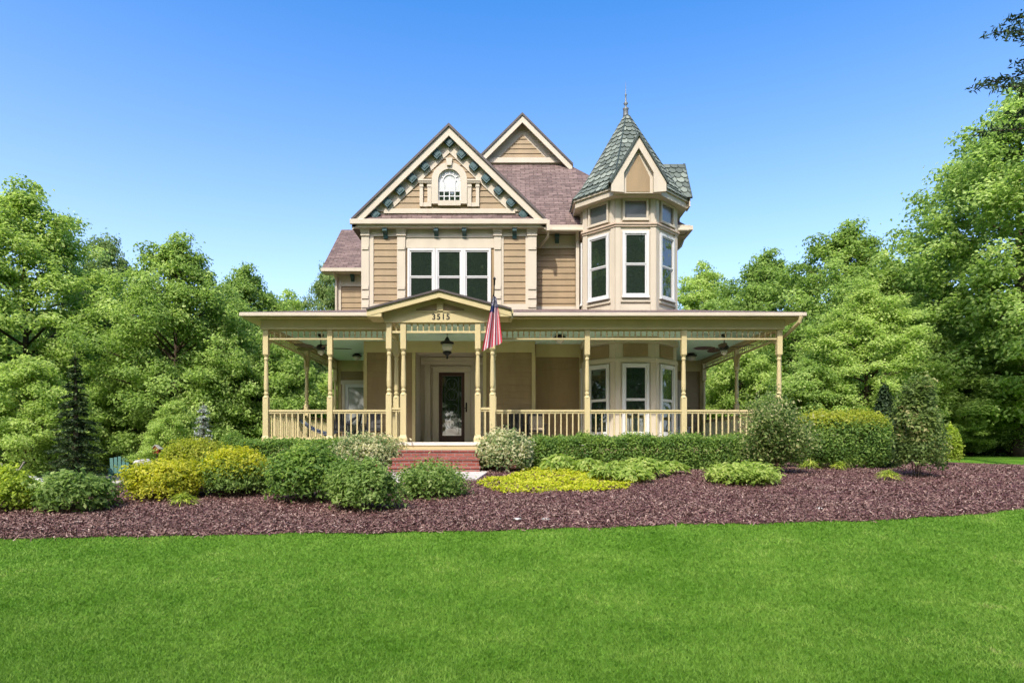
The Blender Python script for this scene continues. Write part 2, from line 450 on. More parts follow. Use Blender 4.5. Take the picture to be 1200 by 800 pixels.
rng = np.random.default_rng(11)
ground_np = np.vectorize(ground)
def bed_mask(x, y):
    fr = np.interp(x, ex, ey) + 0.035*np.sin(x*3.1) + 0.025*np.sin(x*7.7+1) + 0.015*np.sin(x*17.3)
    bk = np.interp(x, [-12, -8.5, -7.2, -6.8, 7.6, 8.2, 10, 14, 15.1, 15.8, 21.5], [11.5, 13.5, 15.5, 17.3, 17.3, 20, 26, 27, 26, 19.3, 17])
    return (y > fr) & (y < np.maximum(bk, fr + 0.3)), y - fr
# chips of bark
n = 290000
cy = 8.2 + (21 - 8.2) * rng.random(n) ** 1.7
cx_ = (rng.random(n) * 2 - 1) * (cy * 0.9 + 1.0)
ins, dist = bed_mask(cx_, cy)
ins |= (dist > -0.22) & (dist <= 0) & (rng.random(n) < 0.22*np.exp(dist/0.07)) & (cx_ > BX0) & (cx_ < 16)
cx_, cy = cx_[ins], cy[ins]; n = len(cx_)
e = np.clip(dist[ins] / 0.35, 0, 1)
cz = ground_np(cx_, cy) + 0.012 + 0.045 * e + 0.02 * np.sin(cx_*2.3 + cy*3.1) * e + 0.012 + 0.018 * rng.random(n)
P = np.stack([cx_, cy, cz], 1)
N = np.stack([rng.normal(size=n)*0.7, rng.normal(size=n)*0.7, np.ones(n)], 1); N = unit(N)
T = rng.normal(size=(n, 3)); T = unit(T - N*(T*N).sum(1, keepdims=True)); B = np.cross(N, T)
Lc = (0.020 + 0.060*rng.random(n)**1.8)[:, None]; Wc = (0.008 + 0.013*rng.random(n))[:, None]
V4 = np.stack([P - T*Lc/2 - B*Wc/2, P + T*Lc/2 - B*Wc/2*0.6, P + T*Lc/2 + B*Wc/2*0.8, P - T*Lc/2 + B*Wc/2], 1)
mo = mesh_obj("mulch_chips", quads_mesh("mulch_chips", V4, rng.beta(1.6, 2.0, n), M_CHIP)); tag(mo, "reddish brown bark mulch chips scattered over the planting bed", "mulch", kind="stuff")

# grass blades of the front lawn
def grass(name, n, ymin, ymax, power, label, hgt=(0.014, 0.036)):
    y = ymin + (ymax - ymin) * rng.random(n) ** power
    x = (rng.random(n) * 2 - 1) * (y * 0.86 + 1.0)
    ins, dist = bed_mask(x, y)
    keep = (~ins) & ~((dist > 0) & (x > BX0) & (x < 20))
    keep |= (dist < 0.05) & (dist > 0) & (rng.random(n) < 0.5)
    x, y = x[keep], y[keep]; k = len(x)
    z = ground_np(x, y)
    P = np.stack([x, y, z], 1)
    h = (hgt[0] + (hgt[1]-hgt[0]) * rng.random(k))[:, None]
    a = rng.random(k) * 2 * PI
    S = np.stack([np.cos(a), np.sin(a), np.zeros(k)], 1)
    w = (0.0026 + 0.0022*rng.random(k))[:, None] * np.maximum(1.0, y / 4.5)[:, None]
    lean = np.stack([rng.normal(size=k)*0.6, rng.normal(size=k)*0.6, np.ones(k)], 1)
    V3 = np.stack([P - S*w, P + S*w, P + lean*h], 1)
    me = quads_mesh(name, V3, rng.random(k), M_BLADE)
    return tag(mesh_obj(name, me), label, "grass", kind="stuff")
m, t, b = new_mat("grass_blade")
a = t.nodes.new("ShaderNodeAttribute"); a.attribute_name = "rnd"
g = t.nodes.new("ShaderNodeNewGeometry"); nz = t.nodes.new("ShaderNodeTexNoise"); nz.inputs["Scale"].default_value = 0.9; nz.inputs["Detail"].default_value = 7; nz.inputs["Roughness"].default_value = 0.65
t.links.new(g.outputs["Position"], nz.inputs["Vector"])
ml = t.nodes.new("ShaderNodeMath"); ml.operation = 'MULTIPLY_ADD'; ml.inputs[1].default_value = 2.2; ml.inputs[2].default_value = -0.85
t.links.new(nz.outputs[0], ml.inputs[0])
nz3 = t.nodes.new("ShaderNodeTexNoise"); nz3.inputs["Scale"].default_value = 5.5; nz3.inputs["Detail"].default_value = 4
t.links.new(g.outputs["Position"], nz3.inputs["Vector"])
ml3 = t.nodes.new("ShaderNodeMath"); ml3.operation = 'MULTIPLY_ADD'; ml3.inputs[1].default_value = 0.9; ml3.inputs[2].default_value = -0.45
t.links.new(nz3.outputs[0], ml3.inputs[0])
ad3 = t.nodes.new("ShaderNodeMath"); ad3.operation = 'ADD'; t.links.new(ml.outputs[0], ad3.inputs[0]); t.links.new(ml3.outputs[0], ad3.inputs[1])
ml = ad3
av = t.nodes.new("ShaderNodeMath"); av.operation = 'MULTIPLY_ADD'; av.inputs[1].default_value = 0.35
t.links.new(a.outputs["Fac"], av.inputs[0]); t.links.new(ml.outputs[0], av.inputs[2])
r = ramp(t, [(0.0, (0.085, 0.205, 0.012)), (0.5, (0.15, 0.280, 0.034)), (0.85, (0.225, 0.355, 0.055)), (1.0, (0.33, 0.37, 0.11))])
t.links.new(av.outputs[0], r.inputs[0]); t.links.new(r.outputs[0], b.inputs["Base Color"])
b.inputs["Roughness"].default_value = 0.6; b.inputs["Specular IOR Level"].default_value = 0.2
tr = t.nodes.new("ShaderNodeBsdfTranslucent"); t.links.new(r.outputs[0], tr.inputs["Color"])
mxs = t.nodes.new("ShaderNodeMixShader"); mxs.inputs[0].default_value = 0.35
t.links.new(b.outputs[0], mxs.inputs[1]); t.links.new(tr.outputs[0], mxs.inputs[2]); t.links.new(mxs.outputs[0], t.nodes["Material Output"].inputs["Surface"])
M_BLADE = m
grass("grass", 650000, 3.4, 17.0, 1.9, "short bright green mown grass of the front lawn")

# front walk and left patio
def sheet(name, pts, mat, lift, thick):
    mb = MB(); k = len(pts)
    top = [(x, y, ground(x, y) + lift) for x, y in pts]; bot = [(x, y, z - thick) for x, y, z in top]
    mb.add(top + bot, [list(range(k))] + [(i, i + k, (i+1) % k + k, (i+1) % k) for i in range(k)])
    return tag(mb.build(name, mat), kind="structure")
sheet("front_walk", [(-3.35, 13.1), (-0.75, 13.5), (-0.55, 14.95), (-3.15, 14.95)], M_CONC, 0.10, 0.2)
sheet("patio", [(-16.5, 17.2), (-11.2, 17.2), (-11.2, 27.5), (-19.5, 28.5)], M_CONC, 0.08, 0.25)

# ================================================================== THE HOUSE
GZ = 0.95; FL = 1.71; CE = 4.80                       # ground at the house, porch floor, porch ceiling
house = empty("house", (0, 20, GZ), "tan and cream two-storey Victorian house with a wraparound porch and round corner tower", "house")
WORLD_BUILT.add(house.name)
def part(mb, name, mats, parent=house, label=None, **k):
    o = mb.build(name, mats, parent, **k)
    if label: o["label"] = label
    return o

YB, YM, YW = 19.4, 20.0, 23.8                         # depth of the gabled bay, the main front, the far wings
BXL, BXR = -4.50, 0.70                                # the gabled bay left to right
RXL, RXR, RY = -2.93, -0.88, 20.5                     # recessed entry
HXR = 5.0                                             # right side of the main body

def siding(mb, fr, z0, z1, rng_u, n0=0.0, ex_=0.19, m=0):
    """lapped boards: each one leans out at its lower edge"""
    k = max(1, round((z1 - z0) / ex_)); h = (z1 - z0) / k
    for i in range(k):
        a, c = z0 + i*h, z0 + (i+1)*h
        ua0, ua1 = rng_u(a); uc0, uc1 = rng_u(c)
        if ua1 - ua0 < 0.02: continue
        A = fr(ua0, n0+0.030, a); Bq = fr(ua1, n0+0.030, a); Cq = fr(uc1, n0+0.006, c); D = fr(uc0, n0+0.006, c)
        A0 = fr(ua0, n0, a); B0 = fr(ua1, n0, a); C0 = fr(uc1, n0, c); D0 = fr(uc0, n0, c)
        mb.add([A, Bq, Cq, D, A0, B0, C0, D0], [(0,1,2,3), (0,4,5,1), (0,3,7,4), (1,5,6,2)], m)
    return mb
const = lambda a, c: (lambda z: (a, c))
FB, FM, FR_ = front(YB), front(YM), front(RY)

# --- structural walls (cream/tan shells)
w = MB()
w.box(BXL, RXL, YB, YB+0.1, 1.2, 5.0); w.box(RXR, BXR, YB, YB+0.1, 1.2, 5.0); w.box(RXL, RXR, YB, YB+0.1, 4.46, 5.0)
w.box(BXL, BXR, YB, YB+0.1, 5.0, 8.6)
w.box(BXL, BXL+0.1, YB+0.1, YW, 1.2, 8.3); w.box(BXR-0.1, BXR, YB+0.1, YM, 1.2, 8.3)
part(w, "wall", M_SIDE)
w = MB(); w.box(BXR, HXR, YM, YM+0.1, 1.2, 8.3); w.box(HXR-0.1, HXR, YM+0.1, 29, 1.2, 8.3); w.box(-6.5, 7.1, 29, 29.1, 1.0, 8.2)
part(w, "wall", M_SIDE)
w = MB(); w.box(-6.5, BXL, YW, YW+0.1, 1.2, 8.15); w.box(-6.5, -6.4, YW+0.1, 29, 1.0, 8.15); part(w, "wall", M_SIDE)
w = MB(); w.box(HXR, 7.12, YW, YW+0.1, 1.2, 5.0); w.box(7.02, 7.12, YW+0.1, 29, 1.0, 5.0); part(w, "wall", M_SIDE)
w = MB(); w.box(RXL-0.1, RXL, YB+0.1, RY, 1.7, 4.5); w.box(RXR, RXR+0.1, YB+0.1, RY, 1.7, 4.5); w.box(RXL-0.1, RXR+0.1, RY, RY+0.1, 1.7, 4.5); w.box(RXL, RXR, YB+0.1, RY, 4.46, 4.52)
part(w, "entry_recess", M_TRIM)
# siding boards, one part for each stretch of wall
FW = front(YW)
fl = frame((BXL, 0), (0, -1), (-1, 0)); fr5 = frame((HXR, 0), (0, 1), (1, 0))
for fr_, za, zc, ua, uc in ((FB, 1.72, 4.45, BXL+0.10, RXL-0.10), (FB, 1.72, 4.45, RXR+0.10, BXR-0.10), (FB, 5.45, 7.95, -4.20, -3.485), (FB, 5.45, 7.95, -0.255, 0.41),
                            (FM, 1.72, 4.40, BXR, 2.25), (FM, 5.7, 7.78, BXR+0.02, 1.98), (FW, 1.72, 4.40, -6.38, BXL), (FW, 1.72, 4.40, HXR, 7.0), (FW, 5.2, 7.55, -6.38, BXL),
                            (fl, 1.72, 4.45, -YW, -YB-0.11), (fl, 5.0, 8.1, -YW, -YB-0.11), (fr5, 1.72, 4.45, YM+0.2, YW), (fr5, 5.0, 8.1, YM+0.2, 29)):
    s = MB(); siding(s, fr_, za, zc, const(ua, uc)); part(s, "siding", M_SIDE)
# lower-storey trim
for a, c in ((BXL, BXL+0.10), (RXL-0.10, RXL), (RXR, RXR+0.10), (BXR-0.10, BXR+0.01)):
    mb = MB(); mb.fbox(FB, a, c, -0.05, 0.05, FL, 4.45); part(mb, "corner_board", M_YEL)
mb = MB(); mb.fbox(FB, BXL, BXR, 0, 0.045, 4.453, CE-0.002); part(mb, "frieze_board", M_YEL)
mb = MB(); mb.fbox(FM, BXR+0.05, 2.25, 0, 0.045, 4.40, CE-0.002); part(mb, "frieze_board", M_YEL)
mb = MB(); mb.fbox(FM, 2.10, 2.22, 0, 0.05, FL, 4.40); part(mb, "corner_board", M_YEL)
for a, c in ((-6.5, BXL-0.03), (HXR+0.03, 7.12)):
    mb = MB(); mb.fbox(FW, a, c, 0, 0.05, 4.40, CE-0.002); part(mb, "frieze_board", M_YEL)
for a in (-6.5, 7.0):
    mb = MB(); mb.fbox(FW, a, a+0.12, 0, 0.05, FL, 4.40); part(mb, "corner_board", M_YEL)
mb = MB(); mb.fbox(FW, -6.52, -6.36, -0.05, 0.06, 5.0, 8.0); part(mb, "corner_board", M_TRIM)

# --- windows
def window(fr, uc, z0, z1, w_, n0=0.0, mframe=M_WHITE, casing=0.075, sash=True, glass=M_GLASS, depth=0.07, meet=0.5, name="window"):
    """double-hung window: casing > two sashes' rails and the panes"""
    u0, u1 = uc - w_/2, uc + w_/2
    f = MB(); c = casing
    f.fbox(fr, u0-c, u0, n0, n0+depth, z0-c, z1+c); f.fbox(fr, u1, u1+c, n0, n0+depth, z0-c, z1+c)
    f.fbox(fr, u0, u1, n0, n0+depth, z1, z1+c); f.fbox(fr, u0-0.02-c, u1+0.02+c, n0, n0+depth+0.03, z0-c-0.03, z0-c+0.02); f.fbox(fr, u0, u1, n0, n0+depth, z0-c+0.021, z0)
    fo = part(f, name, mframe, bevel=0.006)
    zm = z0 + (z1-z0)*meet
    spans = [(z0, zm), (zm, z1)] if sash else [(z0, z1)]
    for i, (a, b_) in enumerate(spans):
        dd = n0 + depth*0.45 + (0.015 if i else 0.0)
        if sash:
            sm = MB(); k = 0.035
            sm.fbox(fr, u0+0.001, u0+k, n0, dd, a, b_-0.001); sm.fbox(fr, u1-k, u1-0.001, n0, dd, a, b_-0.001)
            sm.fbox(fr, u0+k, u1-k, n0, dd, a, a+k); sm.fbox(fr, u0+k, u1-k, n0, dd, b_-k, b_-0.001)
            part(sm, "sash", mframe, fo)
        g_ = MB(); k = 0.03 if sash else 0.0
        g_.fbox(fr, u0+k, u1-k, n0+0.002, n0+0.012+(0.012 if i else 0), a+k, b_-k); part(g_, "pane", glass, fo)
    return fo
for px in (494, 526.7, 559.2):
    window(FB, X(px, YB), 5.95, 7.53, 0.70, casing=0.07)

# --- upper bay: pilasters, head casing, frieze
def pilaster(u0, u1):
    p = MB()
    p.fbox(FB, u0, u1, 0.0, 0.085, 5.2, 7.97)
    p.fbox(FB, u0-0.02, u1+0.02, 0.0, 0.105, 5.55, 5.62)
    for z in (5.80, 6.07, 6.35, 7.55): p.fbox(FB, u0+0.015, u1-0.015, 0.085, 0.115, z, z+0.10)
    p.fbox(FB, u0-0.02, u1+0.02, 0.0, 0.12, 7.97, 8.02)
    for i in range(6):                                # flared capital up to the cornice
        q = i/6; o = 0.10 + 0.12*q**1.8
        p.fbox(FB, u0-0.01-0.03*q, u1+0.01+0.03*q, 0.0, o, 8.02+0.15*q, 8.02+0.15*(q+1/6))
    return part(p, "pilaster", M_TRIM)
for a, c in ((-4.56, -4.33), (-3.475, -3.23), (-0.545, -0.325), (0.475, 0.74)): pilaster(a, c)
mb = MB(); mb.fbox(FB, -3.22, -0.55, 0, 0.035, 7.62, 7.93); mb.fbox(FB, -3.22, -0.55, 0, 0.06, 7.93, 7.97); part(mb, "window_head_board", M_TRIM)
mb = MB(); mb.fbox(FB, BXL, BXR, 0, 0.04, 7.972, 8.30); part(mb, "frieze_board", M_TRIM)
for a, c in ((-4.33, -4.20), (-3.485, -3.477), (-0.325, -0.255), (0.41, 0.475)):
    mb = MB(); mb.fbox(FB, a, c, 0, 0.05, 5.2, 7.97); part(mb, "corner_board", M_TRIM)
for a, c in ((-4.20, -3.485), (-0.255, 0.41)):
    mb = MB(); mb.fbox(FB, a, c, 0, 0.045, 5.3, 5.92); part(mb, "skirt_board", M_TRIM)
def corbel(u, fr, z, depth=0.22, h=0.27, w_=0.13):
    c = MB(); prof = [(0, z), (0, z-h), (0.045, z-h*0.98), (0.07, z-h*0.6), (depth*0.72, z-h*0.42), (depth, z-h*0.30), (depth, z)]
    vs = []
    for s_ in (-1, 1): vs += [fr(u + s_*w_/2, n_, zz) for n_, zz in prof]
    k = len(prof)
    c.add(vs, [list(range(k)), list(range(2*k-1, k-1, -1))] + [(i, i+k, (i+1) % k+k, (i+1) % k) for i in range(k)])
    return part(c, "bracket", M_TEAL)
for px in (451, 511, 544, 603): corbel(X(px, 19.25), FB, 8.165)

# --- front gable
GC, GAP, GZ0 = -1.895, 11.29, 8.37                     # centre, apex of the roof, cornice top
YR = 19.16
def gable_roof(cx, apex, half, y0, y1, slope, name="roof", thick=0.09, mat=M_ROOF, edge=M_EDGE, parent=house):
    """two slopes falling left and right from a ridge that runs back"""
    r_ = MB()
    for s_ in (-1, 1):
        e_ = (cx + s_*half, apex - half*slope)
        a, b_, c, d = (cx, y0, apex), (e_[0], y0, e_[1]), (e_[0], y1, e_[1]), (cx, y1, apex)
        lo_ = [(p[0], p[1], p[2]-thick) for p in (a, b_, c, d)]
        f = [(0,1,2,3)] if s_ < 0 else [(3,2,1,0)]
        r_.add([a, b_, c, d], f, 0)
        r_.add([a, b_, c, d] + lo_, [(0,4,5,1), (1,5,6,2), (2,6,7,3)] + [(7,6,5,4)], 1)
    return part(r_, name, [mat, edge], parent)
gable_roof(GC, GAP, 2.93, YR-0.05, 25.5, 0.975)
def rake(cx, apex, half, y0, y1, slope, h, mat, name="rake_board", drop=0.0, cut=None):
    r_ = MB()
    fr = frame((0, y0), (1, 0), (0, -1))
    for s_ in (-1, 1):
        a = apex - drop
        pts = [(cx, a), (cx + s_*half, a-half*slope), (cx + s_*half, a-half*slope-h), (cx, a-h)]
        if s_ > 0: pts = pts[::-1]
        r_.fprism(fr, pts, -(y1-y0), 0.0)
    return part(r_, name, mat)
rake(GC, GAP-0.09, 2.90, YR, YR+0.06, 0.975, 0.27, M_TRIM)
rake(GC, GAP-0.09, 2.88, YR+0.06, YB-0.03, 0.975, 0.03, M_TRIM, "soffit")
# sloping frieze on the wall, siding triangle, teal blocks
TA, TB, TH = 10.50, 8.80, 1.74
bkg = MB(); bkg.fprism(FB, [(GC-2.75, 8.4), (GC+2.75, 8.4), (GC, 11.02)], -0.1, 0.0); part(bkg, "wall", M_TRIM)
fz = MB()
for s_ in (-1, 1):
    pts = [(GC, 11.0), (GC + s_*2.65, 11.0-2.65*0.975), (GC + s_*(2.65), 8.60), (GC + s_*(TH+0.16), 8.60), (GC, TA)]
    pts = [(GC, 11.13), (GC + s_*2.48, 11.13-2.48*0.975), (GC + s_*TH*1.04, TA-TH*1.04*0.977), (GC, TA)]
    fz.fprism(FB, pts if s_ < 0 else pts[::-1], 0.001, 0.05)
part(fz, "gable_frieze", M_TRIM)
tri = MB(); siding(tri, FB, TB, TA, lambda z: (GC-(TA-z)*TH/(TA-TB), GC+(TA-z)*TH/(TA-TB)), n0=0.002); part(tri, "siding", M_SIDE)
for k in range(-6, 7):
    u, z = GC + k*0.374, 10.79-abs(k)*0.363
    c = MB(); h = 0.125; a = PI/4 if k else PI/4
    pts = [(u + h*1.25*math.cos(a+PI/2*i)*(1.0), z + h*1.25*math.sin(a+PI/2*i)) for i in range(4)] if False else \
          [(u-h*1.3, z), (u, z-h*1.3), (u+h*1.3, z), (u, z+h*1.3)]
    c.fprism(FB, pts, 0.04, 0.155); c.fprism(FB, [(u+(p[0]-u)*0.6, z+(p[1]-z)*0.6) for p in pts], 0.155, 0.17)
    part(c, "gable_block", M_TEAL)
# base trim, pent roof and boxed cornice under the gable
mb = MB(); mb.fbox(FB, GC-TH-0.25, GC+TH+0.25, 0.001, 0.07, 8.66, 8.80); part(mb, "base_board", M_TRIM)
mb = MB(); mb.fprism(frame((0, 0), (0, 1), (1, 0)), [(YR+0.0, 8.41), (YB-0.001, 8.66), (YB-0.001, 8.388)], GC-2.83, GC+2.83); part(mb, "pent_roof", M_ROOF)
mb = MB(); mb.box(GC-2.92, GC+2.92, YR, YB-0.09, 8.17, 8.385); mb.box(GC-2.96, GC+2.96, YR-0.09, YR-0.001, 8.25, 8.40)
part(mb, "cornice", M_TRIM, bevel=0.015)
mb = MB(); mb.box(GC+2.93, GC+3.02, YR-0.1, YR+0.1, 8.05, 8.37); mb.tube([(GC+2.98, YR, 8.1), (GC+2.98, YR+0.2, 7.95), (0.86, YM-0.12, 7.8)], 0.04, 8); part(mb, "downspout", M_TRIM)

# --- arched gable window
AW = front(YB-0.0)
axc = X(527, YB); az = Z(213, YB)
def arc(cx, cz, r, a0, a1, n): return [(cx + r*math.cos(a0+(a1-a0)*i/n), cz + r*math.sin(a0+(a1-a0)*i/n)) for i in range(n+1)]
aw = MB(); R0, R1 = 0.34, 0.535
inner = arc(axc, az, R0, 0, PI, 18); outer = arc(axc, az, R1, 0, PI, 18)
for i in range(18): aw.fprism(AW, [outer[i], outer[i+1], inner[i+1], inner[i]], 0.0, 0.13)
zb = 8.93
aw.fbox(AW, axc-R1, axc-R0, 0, 0.13, zb, az-0.001); aw.fbox(AW, axc+R0, axc+R1, 0, 0.13, zb, az-0.001)
aw.fbox(AW, axc-R0, axc+R0, 0, 0.12, zb-0.05, zb+0.10)
wo = part(aw, "arched_window", M_TRIM)
mb = MB(); mb.fprism(AW, [(axc-0.07, az+R1-0.11), (axc+0.07, az+R1-0.11), (axc+0.10, az+R1+0.11), (axc-0.10, az+R1+0.11)], 0.0, 0.19); part(mb, "keystone", M_TRIM, wo)
mb = MB(); mb.fprism(AW, [(axc-R0, zb+0.1), (axc+R0, zb+0.1)] + inner, 0.032, 0.036); part(mb, "pane", glassy("pale_blind_glass", (0.50, 0.50, 0.46), 0.15), wo)
mt = MB()
for i in range(10):
    r_in = arc(axc, az, R0-0.035, 0, PI, 10); r_out = arc(axc, az, R0-0.001, 0, PI, 10)
    mt.fprism(AW, [r_out[i], r_out[i+1], r_in[i+1], r_in[i]], 0.037, 0.07)
    r_in = arc(axc, az, 0.185, 0, PI, 10); r_out = arc(axc, az, 0.215, 0, PI, 10)
    mt.fprism(AW, [r_out[i], r_out[i+1], r_in[i+1], r_in[i]], 0.037, 0.065)
for i in range(1, 6):
    a = PI*i/6; dx, dz = math.cos(a), math.sin(a)
    p0, p1 = (axc+dx*0.2, az+dz*0.2), (axc+dx*0.335, az+dz*0.335); nx_, nz_ = -dz*0.012, dx*0.012
    mt.fprism(AW, [(p0[0]-nx_, p0[1]-nz_), (p1[0]-nx_, p1[1]-nz_), (p1[0]+nx_, p1[1]+nz_), (p0[0]+nx_, p0[1]+nz_)], 0.037, 0.062)
for i in range(5):
    u = axc - R0 + 0.016 + (2*R0-0.032)*i/4; top_ = az if i in (0, 4, 1, 3) else 9.33
    mt.fbox(AW, u-0.014, u+0.014, 0.037, 0.064, zb+0.1, top_)
for z in (9.18, 9.33): mt.fbox(AW, axc-R0, axc+R0, 0.037, 0.060, z-0.014, z+0.014)
part(mt, "window_bars", M_WHITE, wo)
dk = MB()
for i in range(4):
    for j, (a, c) in enumerate(((9.045, 9.165), (9.195, 9.315))):
        u = axc - R0 + 0.016 + (2*R0-0.032)*(i+0.5)/4
        dk.fbox(AW, u-0.06, u+0.06, 0.0365, 0.040, a, c)
part(dk, "clear_glass", M_GLASS, wo)
for s_ in (-1, 1):
    sp_ = MB()
    for d0, d1 in ((0.545, 0.665), (0.80, 0.90)):
        a, c = sorted((axc+s_*d0, axc+s_*d1)); sp_.fbox(AW, a, c, 0.0, 0.10, 8.86, az-0.08)
        sp_.fbox(AW, a-0.01, c+0.01, 0.0, 0.115, az-0.20, az-0.14)
    a, c = sorted((axc+s_*0.54, axc+s_*0.93)); sp_.fbox(AW, a, c, 0, 0.13, az-0.08, az-0.03); sp_.fbox(AW, a, c, 0, 0.155, az-0.03, az+0.02)
    a, c = sorted((axc+s_*0.666, axc+s_*0.799)); sp_.fbox(AW, a, c, 0, 0.08, 8.86, 8.98)
    part(sp_, "side_pilaster", M_TRIM, wo)

# --- main hip roof, rear gable, left wing roof
def hip(name, x0, x1, y0, y1, z0, slope, parent=house):
    h = (x1-x0)/2; zr = z0 + slope*h; r_ = MB()
    A, B_, C_, D_ = (x0,y0,z0), (x1,y0,z0), (x1,y1,z0), (x0,y1,z0)
    R1_, R2_ = ((x0+x1)/2, y0+h, zr), ((x0+x1)/2, max(y0+h, y1-h), zr)
    r_.poly([A, B_, R1_]); r_.poly([B_, C_, R2_, R1_]); r_.poly([C_, D_, R2_]); r_.poly([D_, A, R1_, R2_])
    r_.box(x0, x1, y0, y1, z0-0.06, z0-0.002, 1)
    return part(r_, name, [M_ROOF, M_EDGE], parent)
hip("roof", -4.9, 5.4, 19.52, 30.0, 8.33, 1.0)
mb = MB(); mb.box(BXR+0.1, 5.42, 19.43, 19.53, 8.21, 8.34); mb.tube([(0.9, 19.46, 8.20), (2.1, 19.46, 8.20), (5.4, 19.46, 8.20)], 0.055, 8); part(mb, "gutter", M_TRIM)
mb = MB(); mb.box(BXR+0.02, 5.40, 19.53, YM-0.06, 8.22, 8.265); mb.box(5.0, 5.42, 20, 29.9, 8.2, 8.268); part(mb, "soffit", M_TRIM)
mb = MB(); mb.box(5.42, 5.52, 19.45, 29.9, 8.2, 8.33); mb.tube([(5.47, 20.4, 8.2), (5.40, 20.4, 8.0), (5.1, 20.4, 7.7), (5.08, 20.4, 5.3)], 0.045, 8); part(mb, "gutter", M_TRIM)
mb = MB(); mb.fbox(FM, BXR+0.02, 2.3, 0, 0.045, 7.80, 8.20); part(mb, "frieze_board", M_TRIM)
mb = MB(); mb.fbox(FM, BXR+0.02, 2.05, 0.0, 0.05, 5.3, 5.98); part(mb, "skirt_board", M_TRIM)
corbel(X(653, 19.85), FM, 8.19, depth=0.2, h=0.25)
mb = MB(); mb.beam((2.03, 19.80, 8.0), (2.03, 19.80, 5.7), 0.10, 0.075, (0, 1, 0)); mb.beam((2.0, 19.55, 8.2), (2.03, 19.80, 7.97), 0.10, 0.075); part(mb, "downspout", M_TRIM)
RGC, RGA, RGY = 0.367, 13.42, 22.9
gable_roof(RGC, RGA, 1.80, RGY-0.32, 28.5, 1.0)
rake(RGC, RGA-0.09, 1.77, RGY-0.28, RGY-0.22, 1.0, 0.25, M_TRIM); rake(RGC, RGA-0.09, 1.74, RGY-0.22, RGY-0.01, 1.0, 0.03, M_TRIM, "soffit")
FG = front(RGY)
mb = MB(); mb.fprism(FG, [(RGC-1.5, 11.55), (RGC+1.5, 11.55), (RGC+1.5, 11.72), (RGC, 13.25), (RGC-1.5, 11.72)], -0.12, 0.0); part(mb, "wall", M_TRIM)
mb = MB(); siding(mb, FG, 11.92, 12.78, lambda z: (RGC-(12.78-z)*1.0, RGC+(12.78-z)*1.0), n0=0.002, ex_=0.17); part(mb, "siding", M_SIDE)
mb = MB(); mb.fbox(FG, RGC-1.45, RGC+1.45, 0.001, 0.09, 11.74, 11.92); part(mb, "base_board", M_TRIM)
wr = MB()
x0, x1, y0, y1, z0, z1 = -6.97, -2.0, 23.35, 26.1, 8.10, 10.46
wr.poly([(x0,y0,z0),(x1,y0,z0),(x1,y1,z1),(x0,y1,z1)]); wr.poly([(x1,y1+2.75,z0),(x0,y1+2.75,z0),(x0,y1,z1),(x1,y1,z1)])
wr.add([(x0,y0,z0),(x0,y1,z1),(x0,y1+2.75,z0),(x0,y0,z0-.08),(x0,y1,z1-.08),(x0,y1+2.75,z0-.08)], [(0,1,4,3),(1,2,5,4)], 1)
part(wr, "roof", [M_ROOF, M_EDGE])
mb = MB(); mb.poly([(-6.52, YW, 8.05), (-6.52, 28.85, 8.05), (-6.52, 26.1, 10.38)]); mb.box(-6.97, -4.6, 23.35, YW, 7.98, 8.03); part(mb, "soffit", M_TRIM)
mb = MB(); mb.box(-6.97, -4.55, 23.27, 23.37, 7.99, 8.11); mb.tube([(-6.55, 23.35, 8.0), (-6.52, 23.68, 7.8), (-6.52, 23.70, 5.2)], 0.05, 8); part(mb, "gutter", M_TRIM)
mb = MB(); mb.fbox(FW, -6.5, BXL, 0, 0.045, 7.56, 7.97); part(mb, "frieze_board", M_TRIM)
corbel(X(413, 23.7), FW, 7.97, depth=0.2, h=0.25)

# --- tower
TX, TY, AP = 3.594, 20.0, 1.41
SIDE = AP*2*math.tan(PI/8)
def facet(k, ap=AP):
    """k=0 faces the lawn, k>0 turns to the right"""
    a = -PI/2 + k*PI/4; n_ = (math.cos(a), math.sin(a)); r_ = (-n_[1], n_[0])
    return frame((TX + n_[0]*ap, TY + n_[1]*ap), r_, n_)
def octa(ap): 
    c = ap/math.cos(PI/8)
    return [(TX + c*math.cos(-PI/2+PI/8+k*PI/4), TY + c*math.sin(-PI/2+PI/8+k*PI/4)) for k in range(8)]
def octprism(mb, ap, z0, z1, m=0, ap1=None):
    o0, o1 = octa(ap), octa(ap1 or ap)
    mb.add([(x, y, z0) for x, y in o0] + [(x, y, z1) for x, y in o1], [list(range(8))[::-1], list(range(8, 16))] + [(i, (i+1) % 8, (i+1) % 8+8, i+8) for i in range(8)], m)
    return mb
mb = MB(); octprism(mb, AP, 1.2, 9.1); part(mb, "tower_wall", M_TRIM)
mb = MB(); octprism(mb, AP+0.055, 7.99, 8.05); octprism(mb, AP+0.085, 8.05, 8.10); part(mb, "belt_course", paint("tan_trim_paint", (0.50, 0.38, 0.28)))
mb = MB(); octprism(mb, AP+0.05, 4.62, 4.82); part(mb, "tower_band", M_TRIM)
mb = MB(); octprism(mb, AP+0.04, 4.05, 4.17); part(mb, "tower_band", M_TRIM)
